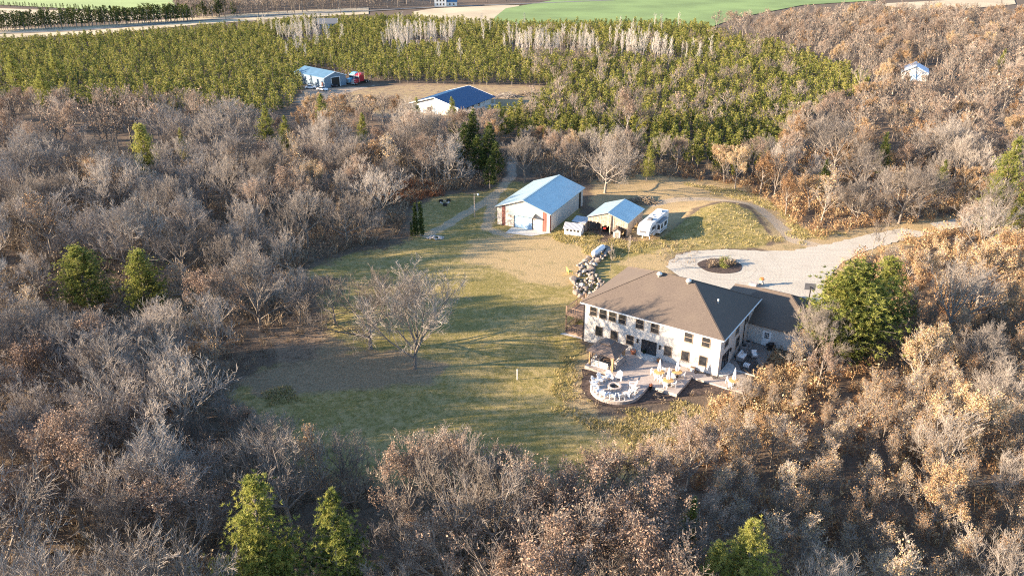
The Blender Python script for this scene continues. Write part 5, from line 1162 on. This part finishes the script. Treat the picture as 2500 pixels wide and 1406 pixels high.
for k, L_ in PL.items():
    L_.sort(key=lambda p_: p_[0]**2+p_[1]**2); lim = 285
    near, rest[k] = L_[:lim], L_[lim:]
    zs = {}
    for t_ in near: zs.setdefault(t_[4], []).append(t_)
    for z_, ts in zs.items():
        pxs = sorted(t_[2] for t_ in ts); pys = sorted(t_[3] for t_ in ts); n = len(ts)
        for a, b_, px_, py_, _ in ts:
            fx = sum(v < px_ for v in pxs)/n; fy = sum(v < py_ for v in pys)/n
            h = rnd.uniform(*HT[k]); lo_, hi_ = HT[k]
            if 'thicket' in z_ and k != 'slim': h = min(h, 11)
            if 'thicket' in z_ and px_ < 2060 and py_ < 1130: h *= .55
            h = fit(a, b_, h)
            if h < 3.4: continue
            size = 'tall' if h > lo_+.66*(hi_-lo_) else 'low' if h < lo_+.33*(hi_-lo_) else 'middling'
            row = 'back' if fy < .2 else 'rear middle' if fy < .4 else 'middle' if fy < .6 else 'front middle' if fy < .8 else 'front'
            col = ('far left', 'left', 'left centre', 'right centre', 'right', 'far right')[min(5, int(fx*6))]
            lab = f'{size} {NM[k][2]} {z_}, {row}, {col}'
            key = k
            v_ = rnd.random()
            if k == 'bare': key = 'spread' if v_ < .2 else 'vase' if v_ < .4 else 'slim' if v_ < .46 else 'bare'
            put(k, key, NM[k][0], NM[k][1], a, b_, h, lab, f'{size} {NM[k][2]}s {z_}, {row} {col}', rnd.uniform(.8,1.25)*(.9 if key == 'spread' else .85 if key == 'vase' else 1))
# ------------------------------------------------------------------ far woods and plantation beyond the single trees
def lowbroad(seed, leafn, mi=1): 
    t, c_ = broadleaf(seed, h=12, th=.3, lead=.6, nl=7, a0=18, a1=62, reach=.42, n2=5, n3=4, n4=0, rt=.05, leaf=leafn, lsz=.34, sides=(4,3,3,3,3))
    v1, f1, t1, m1 = t.arrays(); v2, f2, t2, m2 = c_.arrays(); return np.concatenate([v1,v2]), np.concatenate([f1,f2+len(v1)]), np.concatenate([t1,t2]), np.concatenate([m1,m2])
def lowcon(seed, **kw):
    t, c_ = conifer(seed, **kw); v1, f1, t1, m1 = t.arrays(); v2, f2, t2, m2 = c_.arrays(); return np.concatenate([v1,v2]), np.concatenate([f1,f2+len(v1)]), np.concatenate([t1,t2]), np.concatenate([m1,m2+1])
fb = [lowbroad(s_, 60) for s_ in (201,202,203)]; fr = [lowbroad(s_, 700) for s_ in (211,212)]
def far(L_, lo_, hi_):
    out = []
    for a, b_, *_ in L_:
        h = fit(a, b_, 12*rnd.uniform(lo_, hi_))
        if h > 3: out.append((a, b_, T(a,b_), h/12, 1))
    return out
pl_b = far(rest['bare']+rest['slim'], .8, 1.2)
pl_b += [(a, b_, T(a,b_), rnd.uniform(.6,.85), 1) for a, b_ in [(G(*q_).x, G(*q_).y) for q_ in [(rnd.uniform(1250,1950), rnd.uniform(90,330)) for _ in range(150)]] if sdist(PLANT, np.array([a]), np.array([b_]))[0] > 2]
pl_r = far(rest['rust'], .75, 1.05); pl_p = far(rest['pale'], .8, 1.1)
# trees round the far road and farmhouse
fz = [W2([(430,48),(560,46),(760,32),(900,24),(1000,16),(1020,4),(900,-6),(430,6)]), W2([(1000,10),(1060,8),(1060,16),(1000,18)]), W2([(1112,12),(1250,8),(1250,-5),(1112,-2)])]
for zi, zz in enumerate(fz):
    lo_, hi_ = zz.min(0), zz.max(0); x, y = hexpts(lo_[0], hi_[0], lo_[1], hi_[1], 9 if zi == 0 else 14, 30+zi)
    for a, b_ in zip(x, y):
        if inside(zz, a, b_): pl_b.append((a, b_, 0, rnd.uniform(.8,1.2), 1))
if pl_b: scatter('bare_woodland', fb, pl_b, [TW, LF_PINK], 'far off mass of bare grey brown woodland', 'woodland', seed=2)
if pl_r: scatter('rust_woodland', fr, pl_r, [TW, LF_RUST], 'far off rust leaved oaks among the bare woodland', 'woodland', seed=3)
if pl_p: scatter('faded_woodland', fr, pl_p, [TW, LF_PINK], 'far off pinkish leaved oaks among the bare woodland', 'woodland', seed=4)
x, y = hexpts(-420, 240, 165, 640, 3.4, 21, .3, .35)
m = (sdist(PLANT, x, y) > 0)&(sdist(CLEAR, x, y) < 0)&free(x, y)&frame_mask(x, y, 9, 60, 60)
x, y = x[m], y[m]; BZ = [W2([(930,125),(960,100),(1110,92),(1110,120)]), W2([(1230,135),(1240,112),(1440,125),(1450,150)]), W2([(1490,150),(1500,128),(1640,140),(1680,165)]), W2([(650,105),(780,82),(800,102),(700,120)])]
pp = []; bz = []
for a, b_ in zip(x, y):
    if inside(W2([(760,85),(820,80),(830,66),(775,62)]), a, b_): continue
    if any(inside(z_, a, b_) for z_ in BZ):
        bz.append((a, b_)); 
        continue
    if rnd.random() < .93: pp.append((a, b_))
pp.sort(key=lambda p_: p_[0]**2+p_[1]**2)
for a, b_ in pp[:290]:
    px_, py_ = pix(a, b_); zz = 'right of the blue roofed house' if px_ < 1500 and px_ > 1190 else 'at the wedge above the brown woods' if px_ >= 1500 else 'in front rows left of the steel shed' if px_ < 740 else 'at the edge of the dry clearing'
    s_ = rnd.uniform(4.4, 6.8); sz = 'tall' if s_ > 6.1 else 'short' if s_ < 5.1 else 'middling'; fx = ('left', 'centre', 'right')[int(px_/60) % 3]
    put(None, 'plant', 'plantation_pine', 'pine tree', a, b_, s_, f'{sz} plantation pine {zz}', f'{sz} plantation pines {zz}', rnd.uniform(.95,1.25))
fc = [lowcon(s_, h=8, rad=2.2, z0=.22, step=.75, per=4, tufts=2, nt=5, tl=.6, tw=.16, up=.4, prof=.48, gap=.05) for s_ in (301,302,303,304)]
scatter('pine_plantation', fc, [(a, b_, T(a,b_), rnd.uniform(.55,.85), rnd.uniform(.75,1.0)) for a, b_ in pp[290:]], [TRK, NDL2], 'dense green pine plantation filling the middle distance', 'plantation', .6, seed=5)
# white birches in the plantation
bz = [q_ for q_ in bz if rnd.random() < .8]+[(G(*q_).x, G(*q_).y) for q_ in [(rnd.gauss(c_, 70), rnd.uniform(78, 165)) for c_ in (760, 1000, 1180, 1330, 1480, 1620) for _ in range(22)]]
bz = [q_ for q_ in bz if inside(PLANT, *q_)]
rnd.shuffle(bz)
bq = bz+[(a+rnd.uniform(-1.5,1.5), b_+rnd.uniform(-1.5,1.5)) for a, b_ in bz]
rnd.shuffle(bq)
for a, b_ in bq[:260]:
    px_, py_ = pix(a, b_); zz = 'left stand' if px_ < 900 else 'middle stand' if px_ < 1200 else 'stand right of the middle' if px_ < 1470 else 'right stand'
    s_ = rnd.uniform(9, 13); sz = 'tall' if s_ > 11 else 'short'
    put(None, 'birch', 'birch_tree', 'birch tree', a, b_, s_, f'{sz} white birch in the {zz} among the pines', f'{sz} white birches in the {zz}', rnd.uniform(.6,1))
# dark windbreak rows by the fields
def row(p0, p1, s_, jit): 
    A, B = G(*p0), G(*p1); n = int((B-A).length/s_); return [(A.x+(B.x-A.x)*k/n+rnd.uniform(-jit,jit), A.y+(B.y-A.y)*k/n+rnd.uniform(-jit,jit)) for k in range(n+1)]
wb_ = row((-60,78),(468,50),1.7,1.2)+row((-60,82),(468,53),1.7,1.2)+row((480,46),(560,42),3,4)+row((490,44),(580,38),3,4)
scatter('evergreen_windbreak', fc, [(a, b_, 0, rnd.uniform(1.1,1.45), 1) for a, b_ in wb_], [TRK, CED], 'dark row of evergreens along the far stubble field', 'windbreak', .5, seed=6)
scatter('field_hedge', fc, [(a, b_, 0, rnd.uniform(.45,.6), 1) for a, b_ in row((-60,14),(372,36),3.2,.8)], [TRK, CED], 'low dark hedge between the two far fields', 'hedge', .5, seed=7)
# ------------------------------------------------------------------ brush, tufts
def shrub(seed, n, h, leafn, mi=0):
    q = random.Random(seed); mb = MB()
    for k in range(n):
        d = (Vector((q.gauss(0,.55), q.gauss(0,.55), 1))).normalized(); b = Vector((q.uniform(-.35,.35), q.uniform(-.35,.35), -.05)); L = h*q.uniform(.5,1); s = d.cross(rdir(q)).normalized()*.03; mb.ti = q.random(); e_ = b+d*L+rdir(q)*.15
        mb.poly([b-s, b+s, e_])
        for j in range(2): c_ = b.lerp(e_, q.uniform(.4,.8)); d2 = (d+rdir(q)*.8).normalized(); mb.poly([c_-s*.7, c_+s*.7, c_+d2*L*.4])
    for k in range(leafn): b = Vector((q.gauss(0,.35), q.gauss(0,.35), h*q.uniform(.2,.9))); u = rdir(q)*.11; v = u.cross(rdir(q)).normalized()*.07; mb.ti = q.random(); mb.poly([b-u, b+v, b+u, b-v])
    return mb
def tuft(seed, n=9, h=.5):
    q = random.Random(seed); mb = MB()
    for k in range(n): d = Vector((q.gauss(0,.5), q.gauss(0,.5), 1)).normalized(); b = Vector((q.uniform(-.25,.25), q.uniform(-.25,.25), -.03)); s = d.cross(rdir(q)).normalized()*.035; mb.ti = q.random(); mb.poly([b-s, b+s, b+d*h*q.uniform(.5,1.1)])
    return mb
sh = [shrub(s_, 22, 1.7, 10) for s_ in (401,402,403)]; shl = [shrub(s_, 16, 1.6, 46) for s_ in (411,412)]; tf = [tuft(s_) for s_ in (421,422,423)]
x, y = hexpts(-110, 140, 46, 215, 2.1, 40)
dc = sdist(CLEAR, x, y); dl = sdist(LAWN, x, y)
m = (sdist(DECID, x, y) > 0)&(dl < -1.5)&frame_mask(x, y, 1.5, 40, 40)
woods = m&(dc < .5); PXs, PYs = pix(x, y); rs = np.random.default_rng(8).random(x.shape)
right = PXs > 1650
pl1 = [(a, b_, T(a,b_), rnd.uniform(.7,2.2), 1) for a, b_ in zip(x[woods&~right&(rs < .8)], y[woods&~right&(rs < .8)])]
pl2 = [(a, b_, T(a,b_), rnd.uniform(.6,1.9), 1) for a, b_ in zip(x[woods&right&(rs < .8)], y[woods&right&(rs < .8)])]
edge = (dc >= .5)&(dc < 5)&(dl < -1)&(PXs < 760)&(PYs > 760)&m
pl1 += [(a, b_, T(a,b_), rnd.uniform(.5,1.0), 1) for a, b_ in zip(x[edge], y[edge])]
x, y = hexpts(-75, 60, 55, 190, .75, 77)
dl_ = sdist(LAWN, x, y); nz = np.sin(x*.35+1)*np.cos(y*.31)+np.sin(x*.8-y*.6)*.6; k_ = (dl_ > -5)&(dl_ < 1.5+nz*1.5)&(pix(x,y)[1] > 560)&(np.random.default_rng(4).random(x.shape) < .55); e_, n_ = HE(x, y); k_ &= ~((e_ > -4)&(e_ < 26)&(n_ > -13)&(n_ < 30))
edge_t = [(a, b_, T(a,b_), rnd.uniform(.6,1.5), 1) for a, b_ in zip(x[k_], y[k_])]
scatter('lawn_edge_grass', [tuft(s_, 7, .45) for s_ in (431,432)], edge_t, [BRU, TUF], 'rough brown grass along the edge of the lawn', 'grass', .7, seed=15)
scatter('undergrowth', sh, pl1, [BRU], 'tangled grey brown undergrowth on the woodland floor', 'undergrowth', .5, seed=11)
scatter('leafy_undergrowth', shl, pl2, [LF_RUST], 'tan and rust leafy undergrowth of the right hand woods', 'undergrowth', .5, seed=12)
RB = W2([(900,462),(960,448),(1040,452),(1085,462),(1085,480),(1030,490),(1000,505),(960,500),(905,480)])
x, y = hexpts(-60, 10, 130, 200, 1.0, 41); k_ = sdist(RB, x, y) > 0
scatter('red_brush', sh, [(a, b_, T(a,b_), rnd.uniform(.7,1.1), 1) for a, b_ in zip(x[k_], y[k_])], [REDB], 'rusty red brush patch beyond the shaded grass', 'brush', .6, seed=13)
GZ = [(W2([(1385,850),(1440,880),(1425,960),(1450,1015),(1560,1020),(1700,985),(1860,900),(1900,870),(1860,1000),(1760,1090),(1660,1120),(1500,1080),(1380,1030),(1340,930)]), 1.1), (W2([(1345,575),(1560,590),(1640,580),(1500,640),(1380,600)]), 1.0), (MOUND, 2.4), (W2([(620,965),(690,940),(760,948),(745,985),(650,1005)]), .8), (W2([(1480,1005),(1620,985),(1740,960),(1790,985),(1700,1055),(1560,1065),(1450,1045)]), .9), (W2([(1330,575),(1345,560),(1480,575),(1470,595),(1360,590)]), .7), (W2([(380,720),(520,700),(540,790),(430,800)]), 1.2), (W2([(1640,440),(1800,460),(1900,500),(1990,578),(1960,598),(1880,520),(1760,480)]), 1.2), (W2([(1800,600),(1990,585),(2060,574),(2060,560),(1940,556),(1880,580)]), 1.2)]
tp = []
for zz, s_ in GZ:
    lo_, hi_ = zz.min(0), zz.max(0); x, y = hexpts(lo_[0], hi_[0], lo_[1], hi_[1], s_*.42, 50); k_ = sdist(zz, x, y)+1.6*np.sin(x*.9+y*.5)*np.cos(y*.7-x*.3) > .6; e_, n_ = HE(x, y)
    k_ &= ~((e_ > 2.8)&(e_ < 24)&(n_ > -6.4)&(n_ < 14))&~(((e_-9.9)**2+(n_+8.75)**2) < 3.6**2)
    tp += [(a, b_, T(a,b_), rnd.uniform(.6,1.3), 1) for a, b_ in zip(x[k_], y[k_])]
LZ = W2([(1730,985),(1800,915),(1880,872),(1990,905),(1970,1000),(1860,1080),(1720,1130),(1600,1130),(1560,1090),(1690,1050)])
lo_, hi_ = LZ.min(0), LZ.max(0); x, y = hexpts(lo_[0], hi_[0], lo_[1], hi_[1], 1.05, 61); k_ = sdist(LZ, x, y) > 0; e_, n_ = HE(x, y); k_ &= ~((e_ < 23)&(n_ > -3))
scatter('patio_edge_brush', shl, [(a, b_, T(a,b_), rnd.uniform(.5,1.1), 1) for a, b_ in zip(x[k_], y[k_])], [LF_RUST], 'tan brush reaching up to the side patio', 'brush', .6, seed=16)
scatter('rough_grass', tf, tp, [TUF], 'rough dry grass tufts round the patio, sheds and mound', 'grass', .7, seed=14)
bp_ = [(isl[0]+rnd.uniform(-2.8,2.8), isl[1]+rnd.uniform(-1.2,2.4), .1, rnd.uniform(.4,.8), 1) for k in range(38)]
for k, b_ in enumerate(bp_[:14]):
    mb = shrub(600+k, 26, 1.1, 60); o = mb.build('shrub', [BRU if k % 3 else NDL], None, tint=True); o.location = (b_[0], b_[1], .09); tag(o, 'low shrub in the mulched island of the turning circle', 'shrub', 'low shrubs in the turning circle island')
for k, (e, n) in enumerate(((5.2,-7.3),(5.0,-8.9),(5.6,-10.6),(7.2,-12.4),(9.5,-12.9),(12.2,-12.6),(14.6,-7.6),(15.6,-8.2),(17.8,-4.8),(19.4,-3.6),(21.3,-2.9))):
    p = HW(e, n); mb = shrub(700+k, 14, .8, 14); o = mb.build('shrub', [BRU], None, tint=True); o.location = (p.x, p.y, T(p.x,p.y)); tag(o, 'low bare shrub in the mulch bed '+('by the gazebo corner' if k < 3 else 'round the fire pit curve' if k < 6 else 'below the tables'), 'shrub', 'bare shrubs in the mulch bed '+('by the gazebo' if k < 3 else 'round the curve' if k < 6 else 'below the tables'))
print('TREES', {k: (len(v), len(rest[k])) for k, v in PL.items()}, 'plant', len(pp), 'birch', len(bq), 'brush', len(pl1), len(pl2), 'tufts', len(tp))
